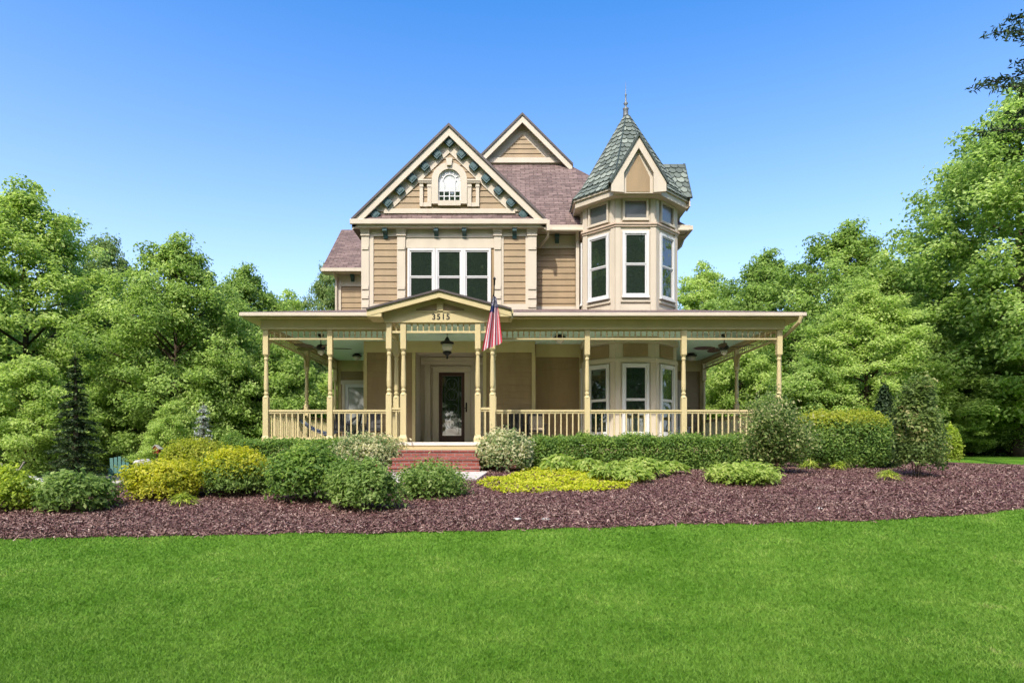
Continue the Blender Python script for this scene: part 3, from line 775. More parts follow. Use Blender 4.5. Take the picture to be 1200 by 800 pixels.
for k in (-2, -1, 0, 1, 2):
    fr = facet(k); h = SIDE/2
    for s_ in (-1, 1):
        a, c = sorted((s_*(h-0.15), s_*(h+0.004)))
        for za, zc in ((FL, 4.05), (5.4, 7.99), (8.10, 8.80)):
            mb = MB(); mb.fbox(fr, a, c, 0.0, 0.03, za, zc); part(mb, "corner_board", M_TRIM)
    window(fr, 0, 6.02, 7.78, 0.62, casing=0.075)
    window(fr, 0, 2.0, 3.93, 0.62, casing=0.08)
    window(fr, 0, 8.24, 8.74, 0.62, casing=0.06, sash=False, mframe=M_TRIM, glass=M_GLASSG, name="transom_window")
    mb = MB(); mb.fbox(fr, -0.36, 0.36, 0.0, 0.025, 4.22, 4.58); part(mb, "panel", M_SIDE)
    mb = MB(); mb.fbox(fr, -0.43, 0.43, 0.0, 0.03, 5.5, 5.66); mb.fbox(fr, -0.43, 0.43, 0.0, 0.045, 5.80, 5.87); part(mb, "panel", M_TRIM)
# eave, spire
EA, EZ0, EZ1, APX = 1.68, 8.80, 9.02, 11.97
mb = MB(); octprism(mb, EA, EZ0, EZ1); octprism(mb, EA+0.05, EZ1-0.05, EZ1+0.02); part(mb, "tower_eave", M_TRIM)
sr = random.Random(5)
def shingle_rows(mb, a, b_, c, d, rows, wide, rr):
    """scalloped shingles on the slope a-b (eave) to d-c (top)"""
    a, b_, c, d = map(Vector, (a, b_, c, d))
    nrm = (b_-a).cross(d-a).normalized()
    for i in range(rows):
        t0, t1 = i/rows, (i+1.25)/rows
        l0, r0 = a.lerp(d, t0), b_.lerp(c, t0); l1, r1 = a.lerp(d, min(1, t1)), b_.lerp(c, min(1, t1))
        wdt = (r0-l0).length
        k = max(1, round(wdt/wide)); off = 0.5 if i % 2 else 0.0
        cells = []
        e0 = 0.0
        us = [0.0] + [(j+off)/k for j in range(0 if off else 1, k)] + [1.0]
        for u0, u1 in zip(us[:-1], us[1:]):
            if u1-u0 < 0.08/k: continue
            q = lambda u, t, lift: (l0.lerp(r0, u)).lerp(l1.lerp(r1, u), t) + nrm*lift
            lift = 0.028 + sr.random()*0.008
            g_ = 0.03*(u1-u0)
            pts = [q(u0+g_, 0.28, lift), q(u0+(u1-u0)*0.28, 0.0, lift+0.006), q(u1-(u1-u0)*0.28, 0.0, lift+0.006), q(u1-g_, 0.28, lift), q(u1-g_, 1.0, 0.004), q(u0+g_, 1.0, 0.004)]
            mb.poly(pts, 0, rr.random())
            mb.poly([pts[0], q(u0+g_, 0.28, 0), q(u0+(u1-u0)*0.28, 0, 0), pts[1]], 0, 0.0); mb.poly([pts[1], q(u0+(u1-u0)*0.28, 0, 0), q(u1-(u1-u0)*0.28, 0, 0), pts[2]], 0, 0.0)
            mb.poly([pts[2], q(u1-(u1-u0)*0.28, 0, 0), q(u1-g_, 0.28, 0), pts[3]], 0, 0.0)
    return mb
M_GUND = paint("green_underlay", (0.035, 0.05, 0.042))
mb = MB()
oc = octa(EA+0.07)
for k in range(8):
    # facet from corner k to k+1, slightly flared at the eave
    p0, p1 = oc[k], oc[(k+1) % 8]
    fl_ = 0.10; q0 = (TX+(p0[0]-TX)*(1-fl_)*0.93, TY+(p0[1]-TY)*(1-fl_)*0.93); q1 = (TX+(p1[0]-TX)*(1-fl_)*0.93, TY+(p1[1]-TY)*(1-fl_)*0.93)
    zk = EZ1 + 0.36
    tp = 0.045
    t0 = (TX+(p0[0]-TX)*tp, TY+(p0[1]-TY)*tp); t1 = (TX+(p1[0]-TX)*tp, TY+(p1[1]-TY)*tp)
    mb.poly([(*p0, EZ1), (*p1, EZ1), (*q1, zk), (*q0, zk)], 1); mb.poly([(*q0, zk), (*q1, zk), (*t1, APX-0.05), (*t0, APX-0.05)], 1)
    shingle_rows(mb, (*p0, EZ1), (*p1, EZ1), (*q1, zk), (*q0, zk), 2, 0.215, sr)
    shingle_rows(mb, (*q0, zk), (*q1, zk), (*t1, APX-0.05), (*t0, APX-0.05), 15, 0.215, sr)
    mb.tube([(*p0, EZ1+0.02), (*q0, zk+0.03), (*t0, APX-0.03)], [0.03, 0.028, 0.02], 6, 1)
part(mb, "tower_roof", [M_GSH, M_GUND])
mb = MB(); mb.lathe([(0.10, -0.12), (0.085, 0.0), (0.08, 0.16), (0.10, 0.20), (0.035, 0.23), (0.03, 0.30), (0.075, 0.36), (0.03, 0.42), (0.02, 0.60), (0.035, 0.63), (0.012, 0.68), (0.004, 1.05)], (TX-0.03, TY, APX), 12)
part(mb, "finial", M_GREY, smooth=True)
def gablet(k):
    fr = facet(k, EA+(0.14 if k == 0 else 0.07)); hw, zt, ze = 0.78, 10.42, EZ1+0.10; oh = 0.14 if k == 0 else 0.07
    g_ = MB(); g_.fprism(fr, [(-hw+0.1, EZ0+0.02), (hw-0.1, EZ0+0.02), (hw-0.12, ze+0.05), (0, zt-0.12), (-hw+0.12, ze+0.05)], -0.30, -0.02); go = part(g_, "gablet", M_TRIM)
    g_ = MB(); g_.fprism(fr, [(-0.335, EZ0+0.05), (0.335, EZ0+0.05), (0.335, 9.27), (0, 9.95), (-0.335, 9.27)], -0.018, -0.010); part(g_, "gablet_panel", M_SIDE, go)
    g_ = MB(); sl_ = (zt-ze)/hw
    for s_ in (-1, 1):
        pts = [(0, zt-0.03), (s_*hw, ze-0.03), (s_*hw, EZ0+0.03), (s_*0.42, EZ0+0.0), (s_*0.42, ze+0.24), (0, zt-0.36)]
        g_.fprism(fr, pts if s_ < 0 else pts[::-1], -0.01, oh-0.04)
    part(g_, "rake_board", M_TRIM, go)
    g_ = MB()
    back = -1.15
    for s_ in (-1, 1):
        e0, e1, r0, r1 = fr(s_*(hw+0.05), oh, ze-0.06), fr(s_*(hw+0.05), back*0.55, ze-0.06), fr(0, oh, zt+0.02), fr(0, back, zt+0.02)
        if s_ < 0: a, b_, c, d = e1, e0, r0, r1
        else: a, b_, c, d = e0, e1, r1, r0
        g_.poly([a, b_, c, d], 1); shingle_rows(g_, a, b_, c, d, 7, 0.215, sr)
        for p, q in ((e0, r0),):
            v = Vector(q)-Vector(p); nn = Vector(fr(0, 1, 0))-Vector(fr(0, 0, 0))
            g_.beam(Vector(p)-nn*0.02, Vector(q)-nn*0.02, 0.06, 0.05, m=1)
    part(g_, "gablet_roof", [M_GSH, M_GUND], go)
gablet(0); gablet(2)

# --- porch: floor, ceiling, beams, roof
mb = MB()
mb.box(-6.75, 7.30, 16.82, YW, 1.63, FL); mb.box(-3.28, -0.30, 15.80, 16.82, 1.63, FL); mb.box(RXL, RXR, YB, RY, 1.7, FL+0.015)
part(mb, "porch_floor", M_PLANK)
mb = MB()
mb.box(-6.70, -3.24, 16.86, 16.91, 1.42, 1.628); mb.box(-0.34, 7.25, 16.86, 16.91, 1.42, 1.628); mb.box(-3.26, -0.32, 15.82, 15.88, 1.45, 1.63)
mb.box(-3.24, -3.19, 15.88, 16.9, 1.42, 1.628); mb.box(-0.39, -0.34, 15.88, 16.9, 1.42, 1.628); mb.box(-6.70, -6.65, 16.91, YW, 1.42, 1.628); mb.box(7.2, 7.25, 16.91, YW, 1.42, 1.628)
part(mb, "porch_skirt", M_YEL)
mb = MB()
mb.box(-6.60, -3.2, 16.98, 17.1, 0.5, 1.42); mb.box(-0.4, 7.15, 16.98, 17.1, 0.5, 1.42); mb.box(-3.2, -0.4, 15.95, 16.1, 0.5, 1.45); mb.box(-6.6, -6.48, 17.1, 29, 0.0, 1.42); mb.box(7.03, 7.15, 17.1, 29, 0.5, 1.42)
part(mb, "foundation", M_BRICK)
mb = MB()
mb.box(-6.55, BXL, 17.0, YW, CE, CE+0.03); mb.box(BXL, 7.1, 17.0, YB, CE, CE+0.03); mb.box(BXR, HXR, YB, YM, CE, CE+0.03); mb.box(HXR, 7.1, YB, YW, CE, CE+0.03); mb.box(-3.1, -0.5, 16.0, 17.0, CE, CE+0.03)
for i in range(30):                                   # beadboard joints
    y = 17.1 + i*0.22
    if y < YW: mb.box(-6.5, BXL-0.05, y, y+0.012, CE-0.006, CE); mb.box(HXR+0.05, 7.0, y, y+0.012, CE-0.006, CE)
    if y < YB: mb.box(BXL, HXR, y, y+0.012, CE-0.006, CE)
part(mb, "porch_ceiling", M_MINT)
def beam_box(x0, x1, y0, y1): 
    mb = MB(); mb.box(x0, x1, y0, y1, 4.70, 4.955); part(mb, "beam", M_YEL)
beam_box(-6.66, -3.19, 16.90, 17.10); beam_box(-0.38, 7.22, 16.90, 17.10); beam_box(-6.66, -6.44, 17.102, YW); beam_box(7.0, 7.22, 17.102, YW)
beam_box(-3.19, -2.97, 16.0, 17.10); beam_box(-0.60, -0.38, 16.0, 17.10)
EL, ER, EY, EZ = -7.06, 7.63, 16.57, 5.09; SL = 0.237
mb = MB()
q = 3.55
mb.poly([(EL,EY,EZ),(ER,EY,EZ),(ER-q,EY+q,EZ+SL*q),(EL+q,EY+q,EZ+SL*q)])
mb.poly([(EL,29.3,EZ),(EL,EY,EZ),(EL+q,EY+q,EZ+SL*q),(EL+q,29.3,EZ+SL*q)]); mb.poly([(ER,EY,EZ),(ER,29.3,EZ),(ER-q,29.3,EZ+SL*q),(ER-q,EY+q,EZ+SL*q)])
mb.add([(EL,EY,EZ),(ER,EY,EZ),(ER,29.3,EZ),(EL,29.3,EZ),(EL,EY,EZ-.03),(ER,EY,EZ-.03),(ER,29.3,EZ-.03),(EL,29.3,EZ-.03)], [(0,4,5,1),(1,5,6,2),(3,7,4,0)], 1)
part(mb, "porch_roof", [M_ROOF, M_EDGE])
mb = MB()
mb.box(EL, ER, EY+0.10, 16.9, 4.957, 4.985); mb.box(EL, -6.66, 16.9, 24.2, 4.957, 4.985); mb.box(7.22, ER, 16.9, 24.2, 4.957, 4.985)
part(mb, "soffit", M_YEL)
mb = MB()
def gut(a, b_):
    mb.beam(a, b_, 0.10, 0.09)
gut((EL-0.02, EY+0.03, EZ-0.06), (ER+0.02, EY+0.03, EZ-0.06)); gut((EL+0.03, EY+0.09, EZ-0.06), (EL+0.03, 24.2, EZ-0.06)); gut((ER-0.03, EY+0.09, EZ-0.06), (ER-0.03, 24.2, EZ-0.06))
part(mb, "gutter", M_TRIM, bevel=0.012)
mb = MB(); mb.tube([(7.48, 16.5, 4.96), (7.46, 16.55, 4.83), (7.36, 17.0, 4.62), (7.26, 17.28, 4.50), (7.25, 17.30, 4.35), (7.25, 17.30, 1.2)], 0.05, 8); part(mb, "downspout", M_YEL)
# portico gable
PC, PA, PH, PY = -1.79, 5.46, 1.78, 15.66
psl = 0.262
gable_roof(PC, PA, PH, PY-0.04, 18.0, psl, name="portico_roof", thick=0.05)
rake(PC, PA-0.05, PH-0.01, PY, PY+0.06, psl, 0.15, M_YEL); rake(PC, PA-0.05, PH-0.03, PY+0.06, 15.9, psl, 0.03, M_YEL, "soffit")
mb = MB(); FP = front(15.90)
mb.fprism(FP, [(-3.20, 4.69), (-0.37, 4.69), (-0.37, 4.96), (PC, 5.33), (-3.20, 4.96)], -0.12, 0.0); pd = part(mb, "pediment", M_YEL)
for s_ in (-1, 1):
    pts = [(PC+s_*0.085, 4.975), (PC+s_*0.60, 4.975), (PC+s_*0.60, 5.025), (PC+s_*0.085, 5.165)]
    mb = MB(); mb.fprism(FP, pts if s_ > 0 else pts[::-1], 0.0, 0.006); part(mb, "panel", M_SIDE, pd)
    mb = MB(); mb.fbox(FP, *sorted((PC+s_*0.07, PC+s_*0.62)), 0.0, 0.025, 4.945, 4.972); mb.fbox(FP, *sorted((PC+s_*0.601, PC+s_*0.63)), 0, 0.025, 4.973, 5.03)
    part(mb, "panel_trim", M_YEL, pd)
mb = MB(); mb.fbox(FP, PC-0.075, PC+0.075, 0, 0.035, 4.973, 5.20); part(mb, "king_post", M_YEL, pd)
for s_ in (-1, 1):
    mb = MB(); a, c = sorted((PC+s_*1.42, PC+s_*1.78)); mb.box(a, c, PY+0.01, 16.4, 4.79, 4.93); part(mb, "cornice_return", M_YEL)
mb = MB(); mb.box(PC+PH-0.05, PC+PH+0.04, PY+0.02, 16.4, 4.87, 4.955); mb.tube([(PC+PH, PY+0.1, 4.9), (PC+PH, PY+0.12, 4.78), (PC+PH-0.05, PY+0.25, 4.74)], 0.04, 8); part(mb, "gutter", M_YEL)
fc = bpy.data.curves.new("house_number", 'FONT'); fc.body = "3515"; fc.size = 0.20; fc.extrude = 0.003; fc.offset = 0.004; fc.align_x = 'CENTER'; fc.space_character = 1.18
fo = bpy.data.objects.new("house_number", fc); COL.objects.link(fo); fo.data.materials.append(M_BLACK)
fo = bpy.data.objects.new("house_number", bpy.data.meshes.new_from_object(fo.evaluated_get(bpy.context.evaluated_depsgraph_get()))); COL.objects.unlink(bpy.data.objects["house_number"]) if False else None
for o_ in [o_ for o_ in bpy.data.objects if o_.type == 'FONT']: bpy.data.objects.remove(o_)
fo.name = "house_number"; COL.objects.link(fo); link(fo, house); fo.location = (PC+0.02, 15.895, 4.762); fo.rotation_euler = (PI/2, 0, 0); fo["label"] = "black house number 3515"

# --- turned posts
def post(x, y, h=4.70):
    p = MB(); b0 = FL
    p.box(x-0.10, x+0.10, y-0.10, y+0.10, b0, b0+0.10)
    p.add([(x-.10,y-.10,b0+.10),(x+.10,y-.10,b0+.10),(x+.10,y+.10,b0+.10),(x-.10,y+.10,b0+.10),(x-.07,y-.07,b0+.18),(x+.07,y-.07,b0+.18),(x+.07,y+.07,b0+.18),(x-.07,y+.07,b0+.18)],
          [(0,1,5,4),(1,2,6,5),(2,3,7,6),(3,0,4,7)])
    p.box(x-0.07, x+0.07, y-0.07, y+0.07, b0+0.18, b0+1.20)
    p.lathe([(0.085,1.18),(0.07,1.22),(0.045,1.25),(0.062,1.28),(0.062,1.31),(0.043,1.34),(0.058,1.40),(0.062,1.55),(0.050,2.05),(0.044,2.16),(0.058,2.20),(0.058,2.23),(0.044,2.26),(0.07,2.31),(0.085,2.34)], (x, y, b0), 14)
    p.box(x-0.068, x+0.068, y-0.068, y+0.068, b0+2.33, h)
    return part(p, "porch_post", M_YEL)
posts = [(-6.545,17),(-4.84,17),(-3.08,17),(-0.49,17),(2.0,17),(4.57,17),(7.11,17),(-3.08,16),(-2.72,16),(-0.856,16),(-0.49,16),(-6.545,20.35),(7.11,20.2),(-6.545,23.65),(7.11,23.65)]
for x, y in posts: post(x, y)
# --- railings with balusters, spindle friezes
def railing(x0, y0, x1, y1, individual=True):
    L_ = math.hypot(x1-x0, y1-y0); ux, uy = (x1-x0)/L_, (y1-y0)/L_
    a, c = 0.07, L_-0.07
    P_ = lambda s_, z: (x0+ux*s_, y0+uy*s_, z)
    r_ = MB(); r_.beam(P_(a, 2.55), P_(c, 2.55), 0.085, 0.055); r_.beam(P_(a, 2.50), P_(c, 2.50), 0.045, 0.045); r_.beam(P_(a, 1.815), P_(c, 1.815), 0.05, 0.06)
    ro = part(r_, "railing", M_YEL)
    k = max(2, round((c-a)/0.158)); mb = MB()
    for i in range(1, k):
        s_ = a+(c-a)*i/k
        if individual:
            mb = MB(); mb.beam(P_(s_, 1.846), P_(s_, 2.476), 0.034, 0.034, (0, 1, 0)); part(mb, "baluster", M_YEL, ro)
        else: mb.beam(P_(s_, 1.846), P_(s_, 2.476), 0.034, 0.034, (0, 1, 0))
    if not individual: tag(part(mb, "balusters", M_YEL, ro), kind="stuff")
def frieze(x0, y0, x1, y1):
    L_ = math.hypot(x1-x0, y1-y0); ux, uy = (x1-x0)/L_, (y1-y0)/L_
    P_ = lambda s_, z: (x0+ux*s_, y0+uy*s_, z)
    a, c = 0.068, L_-0.068
    r_ = MB(); r_.beam(P_(a, 4.465), P_(c, 4.465), 0.05, 0.05)
    if L_ > 0.8: r_.beam(P_(a, 4.682), P_(c, 4.682), 0.045, 0.03)
    k = max(2, round((c-a)/0.15))
    for i in range(1, k):
        x, y, _ = P_(a+(c-a)*i/k, 0)
        r_.lathe([(0.016,4.49),(0.016,4.54),(0.030,4.575),(0.018,4.60),(0.016,4.63),(0.026,4.655),(0.016,4.67),(0.016,4.699)], (x, y, 0), 6)
    return part(r_, "spindle_frieze", M_YEL)
for a, c in ((-6.545,-4.84),(-4.84,-3.08),(-0.49,2.0),(2.0,4.57),(4.57,7.11)): railing(a, 17, c, 17); frieze(a, 17, c, 17)
for a, c in ((-3.08,-2.72),(-0.856,-0.49)): railing(a, 16, c, 16); frieze(a, 16, c, 16)
frieze(-2.72, 16, -0.856, 16)
for x in (-3.08, -0.49): railing(x, 16, x, 17, False); frieze(x, 16, x, 17)
for x in (-6.545, 7.11):
    ym = 20.35 if x < 0 else 20.2
    railing(x, 17, x, ym, False); railing(x, ym, x, 23.65, False); frieze(x, 17, x, ym); frieze(x, ym, x, 23.65)
# sawn brackets beside the posts
def scroll(x, y, s_, ax):
    b_ = MB(); pts = [(0, 4.44), (0.30, 4.44), (0.27, 4.39), (0.16, 4.36), (0.09, 4.28), (0.06, 4.16), (0, 4.12)]
    fr = frame((x, y), (s_, 0), (0, -1)) if ax == 'x' else frame((x, y), (0, s_), (1, 0))
    b_.fprism(fr, [(u+0.069, z) for u, z in pts], -0.015, 0.015)
    return part(b_, "scroll_bracket", M_YEL)
scroll(-6.545, 20.35, 1, 'y'); scroll(-6.545, 20.35, -1, 'y'); scroll(7.11, 20.2, 1, 'y'); scroll(7.11, 20.2, -1, 'y'); scroll(7.11, 17, 1, 'y'); scroll(-6.545, 17, 1, 'y')

# --- entry door and its surround
dx0, dx1, dz1 = -2.34, -1.52, 3.97
mb = MB()
mb.fbox(FR_, dx0-0.20, dx0-0.002, 0.001, 0.09, FL+0.016, dz1); mb.fbox(FR_, dx1+0.002, dx1+0.20, 0.001, 0.09, FL+0.016, dz1); mb.fbox(FR_, dx0-0.20, dx1+0.20, 0.001, 0.09, dz1+0.002, dz1+0.16)
mb.fbox(FR_, dx0-0.24, dx1+0.24, 0.001, 0.13, dz1+0.162, dz1+0.20)
so_ = part(mb, "door_surround", M_TRIM, bevel=0.01)
for u in (dx0-0.36, dx1+0.30):
    mb = MB(); mb.fbox(FR_, u-0.09, u+0.09, 0.001, 0.12, FL+0.016, 4.20); mb.fbox(FR_, u-0.11, u+0.11, 0.001, 0.14, FL+0.016, FL+0.25); mb.fbox(FR_, u-0.11, u+0.11, 0.001, 0.14, 4.02, 4.08); part(mb, "door_pilaster", M_TRIM)
mb = MB(); mb.fbox(FR_, RXL+0.02, RXR-0.02, 0.001, 0.10, 4.20, 4.32); mb.fbox(FR_, RXL+0.02, RXR-0.02, 0.001, 0.18, 4.32, 4.44); part(mb, "entry_cornice", M_TRIM)
mb = MB()
st = 0.105
mb.fbox(FR_, dx0, dx0+st, 0.001, 0.05, FL+0.02, dz1); mb.fbox(FR_, dx1-st, dx1, 0.001, 0.05, FL+0.02, dz1); mb.fbox(FR_, dx0+st, dx1-st, 0.001, 0.05, dz1-0.12, dz1); mb.fbox(FR_, dx0+st, dx1-st, 0.001, 0.05, FL+0.02, FL+0.24)
dr = part(mb, "door", M_BROWN, bevel=0.008)
mb = MB(); mb.fbox(FR_, dx0+st, dx1-st, 0.002, 0.02, FL+0.24, dz1-0.12); part(mb, "door_glass", M_GLASS, dr)
lm = MB()                                             # leaded scrollwork in the glass
mid = (dx0+dx1)/2
for s_ in (-1, 1):
    for zc in (2.35, 2.8, 3.25, 3.6):
        lm.tube([FR_(mid+s_*(0.05+0.14*math.sin(a)), 0.024, zc+0.17*math.cos(a)) for a in np.linspace(0, PI*1.6, 14)], 0.006, 5)
    lm.tube([FR_(mid+s_*0.22, 0.024, FL+0.3), FR_(mid+s_*0.22, 0.024, dz1-0.17)], 0.006, 5)
part(lm, "leaded_scrollwork", M_GREY, dr)
mb = MB(); mb.lathe([(0.012, -0.16), (0.025, -0.15), (0.025, 0.13), (0.012, 0.15)], FR_(dx1+0.06, 0.10, 2.86), 8); mb.tube([FR_(dx1+0.06, 0.11, 2.82), FR_(dx1+0.06, 0.17, 2.82), FR_(dx1+0.0, 0.18, 2.82)], 0.014, 6); part(mb, "handle", M_BLACK, dr)
# side doors of the two wings at the porch ends
for uc, nm in ((-5.75, "left"), (5.72, "right")):
    mb = MB(); mb.fbox(FW, uc-0.56, uc-0.46, 0.03, 0.10, FL, 3.92); mb.fbox(FW, uc+0.46, uc+0.56, 0.03, 0.10, FL, 3.92); mb.fbox(FW, uc-0.60, uc+0.60, 0.03, 0.12, 3.92, 4.06); part(mb, "door_surround", M_TRIM)
    mb = MB(); mb.fbox(FW, uc-0.46, uc-0.34, 0.03, 0.07, FL, 3.92); mb.fbox(FW, uc+0.34, uc+0.46, 0.03, 0.07, FL, 3.92); mb.fbox(FW, uc-0.34, uc+0.34, 0.03, 0.07, 3.80, 3.92); mb.fbox(FW, uc-0.34, uc+0.34, 0.03, 0.07, FL, 2.0); d2 = part(mb, "door", M_WHITE)
    mb = MB(); mb.fbox(FW, uc-0.34, uc+0.34, 0.03, 0.045, 2.0, 3.80); part(mb, "door_glass", glassy("green_grey_glass", (0.16, 0.18, 0.13), 0.1), d2)

# ================================================================== THINGS ON AND AROUND THE PORCH
steps = empty("brick_steps", (-1.8, 15.3, GZ), "red brick front steps below the portico door", "steps"); WORLD_BUILT.add(steps.name)
for i, (z, y, xw) in enumerate(((1.52, 15.50, 0.0), (1.33, 15.18, 0.05), (1.14, 14.86, 0.12))):
    s_ = MB(); s_.box(-2.80-xw, -0.80+xw*0.4, y, 15.80 if i == 0 else y+0.32, 0.85, z-0.06); s_.box(-2.82-xw, -0.78+xw*0.4, y-0.02, 15.80 if i == 0 else y+0.30, z-0.058, z)
    s_.build("tread", M_BRICK, steps, bevel=0.008)

def ceiling_fan(x, y, rz, label):
    f = empty("ceiling_fan", (x, y, CE), label, "ceiling fan", "ceiling fans under the porch roof", rz)
    b_ = MB(); b_.lathe([(0.02, -0.09), (0.075, -0.07), (0.085, 0.0)], (0, 0, 0), 12); b_.build("canopy", M_BLACK, f, smooth=True)
    b_ = MB(); b_.lathe([(0.015, -0.30), (0.015, -0.08)], (0, 0, 0), 8); b_.build("rod", M_BLACK, f)
    b_ = MB(); b_.lathe([(0.05, -0.45), (0.12, -0.43), (0.13, -0.36), (0.09, -0.31), (0.03, -0.29)], (0, 0, 0), 14); b_.build("motor", M_BLACK, f, smooth=True)
    b_ = MB(); b_.lathe([(0.01, -0.60), (0.06, -0.57), (0.10, -0.50), (0.08, -0.455)], (0, 0, 0), 12); b_.build("light_bowl", M_LAMP, f, smooth=True)
    for k in range(5):
        a = 2*PI*k/5; b_ = MB(); ca, sa = math.cos(a), math.sin(a)
        out = [(0.26, 0.05), (0.40, 0.105), (0.60, 0.125), (0.76, 0.10), (0.86, 0.0)]
        ring = [(r_, w_) for r_, w_ in out] + [(r_, -w_) for r_, w_ in out[-2::-1]]
        top = [(r_*ca-w_*sa, r_*sa+w_*ca, -0.385+w_*0.22) for r_, w_ in ring]; k_ = len(top)
        b_.add(top + [(p[0], p[1], p[2]-0.012) for p in top], [list(range(k_)), list(range(2*k_-1, k_-1, -1))] + [(i, (i+1) % k_, (i+1) % k_+k_, i+k_) for i in range(k_)])
        b_.beam((0.10*ca, 0.10*sa, -0.39), (0.30*ca, 0.30*sa, -0.39), 0.04, 0.012)
        b_.build("blade", M_BROWN, f)
    return f
ceiling_fan(-5.45, 18.2, 0.25, "dark ceiling fan over the hammock end of the porch")
ceiling_fan(6.05, 18.2, 0.55, "dark ceiling fan over the porch beside the tower")
def flush_light(x, y, label, s_=1.0):
    f = empty("ceiling_light", (x, y, CE), label, "ceiling light", "bowl lights on the porch ceiling")
    b_ = MB(); b_.lathe([(0.10*s_, -0.12*s_), (0.17*s_, -0.09*s_), (0.18*s_, -0.07*s_), (0.09*s_, -0.02), (0.09*s_, 0.0)], (0, 0, 0), 14); b_.build("fixture", M_BLACK, f, smooth=True)
    b_ = MB(); b_.lathe([(0.012, -0.24*s_), (0.05*s_, -0.22*s_), (0.12*s_, -0.16*s_), (0.145*s_, -0.11*s_)], (0, 0, 0), 14); b_.build("bowl", M_LAMP, f, smooth=True)
flush_light(-5.35, 22.0, "small dark bowl light on the porch ceiling by the left wing door")
flush_light(1.37, 18.3, "dark bowl light on the porch ceiling between portico and tower", 1.1)
flush_light(6.15, 21.9, "small dark bowl light on the porch ceiling by the right wing door", 1.15)

ln = empty("pendant_lantern", (X(524, 18.0), 18.0, CE), "black pendant lantern hanging in front of the entry door", "lantern")
b_ = MB(); b_.lathe([(0.008, -0.12), (0.008, 0.0)], (0,0,0), 6); b_.build("chain", M_BLACK, ln)
b_ = MB(); b_.lathe([(0.20, -0.30), (0.18, -0.26), (0.08, -0.22), (0.05, -0.15), (0.02, -0.11)], (0,0,0), 12); b_.build("hood", M_BLACK, ln, smooth=True)
b_ = MB(); b_.lathe([(0.10, -0.52), (0.145, -0.44), (0.15, -0.32)], (0,0,0), 12); b_.build("globe", M_LAMP, ln, smooth=True)
b_ = MB(); b_.lathe([(0.01, -0.74), (0.04, -0.70), (0.02, -0.66), (0.06, -0.62), (0.14, -0.56), (0.11, -0.52)], (0,0,0), 12); b_.build("finial", M_BLACK, ln, smooth=True)

# flag on its slanted pole
M_RED = paint("flag_red_cloth", (0.50, 0.03, 0.06), rough=0.8, var=0.08); M_FW = paint("flag_white_cloth", (0.62, 0.56, 0.57), rough=0.8, var=0.04); M_FB = paint("flag_blue_cloth", (0.03, 0.045, 0.16), rough=0.8, var=0.1)
p0, p1 = Vector((-0.49, 15.91, 4.35)), Vector((-0.41, 14.95, 5.52))
fl_ = empty("flag", p0, "American flag hanging limp from a pole on the portico post", "flag"); WORLD_BUILT.add(fl_.name)
b_ = MB(); b_.tube([p0, p1], 0.014, 8); b_.tube([p1-(p1-p0)*0.10, p1], 0.022, 8); po = b_.build("pole", M_BLACK, fl_)
b_ = MB(); b_.lathe([(0.005,-0.03),(0.03,-0.015),(0.035,0.01),(0.02,0.035),(0.004,0.05)], p1, 10); b_.build("pole_finial", M_BLACK, po, smooth=True)
b_ = MB(); b_.beam(p0+Vector((0,0.02,-0.02)), p0+(p1-p0)*0.1, 0.05, 0.05); b_.build("bracket", M_BLACK, fl_)
cl = MB(); NU, NV = 52, 40
grid = []
for j in range(NV+1):
    v = j/NV
    for i in range(NU+1):
        u = i/NU
        hang = p0.lerp(p1, 0.93-0.50*u*0.75)           # hoist edge runs along the upper pole
        wd = 0.10 + 0.31*v**0.8                       # cloth gathers at the top, opens below
        x = hang.x + 0.02 - wd*0.55 + wd*u*1.02 - 0.10*v**1.5*(1-u)
        z = 5.19 - 0.02*u - v*(1.32 - 0.24*u) + (0.0 if v else 0.03)
        y = 15.18 + 0.30*u*(1-v*0.5) + (0.035+0.05*v)*math.sin(u*17 + 0.7*math.sin(v*3)) 
        grid.append((x, y, z))
for j in range(NV):
    for i in range(NU):
        stripe = int(i/NU*13) % 2
        canton = (j < NV*0.20 and i < NU*1.0) or (j < NV*0.30 and i < NU*0.45)
        cl.m.append(2 if canton else (0 if stripe == 0 else 1)); cl.r.append(0.5)
        cl.f.append((j*(NU+1)+i, j*(NU+1)+i+1, (j+1)*(NU+1)+i+1, (j+1)*(NU+1)+i))
cl.v = grid
co_ = cl.build("cloth", [M_RED, M_FW, M_FB], fl_, smooth=True)
stx = MB()
for j in range(1, 8):                                 # stars of the canton
    for i in range(2, 50, 4):
        jj = j
        if not ((jj < NV*0.20 - 0.6) or (jj < NV*0.30-0.6 and i < NU*0.42)): continue
        a = Vector(grid[jj*(NU+1)+i + (2 if j % 2 else 0)]); 
        stx.poly([(a.x+0.011*(1 if k % 2 == 0 else 0.45)*math.sin(PI*k/5), a.y-0.012, a.z+0.011*(1 if k % 2 == 0 else 0.45)*math.cos(PI*k/5)) for k in range(10)])
stx.build("stars", M_FW, co_)

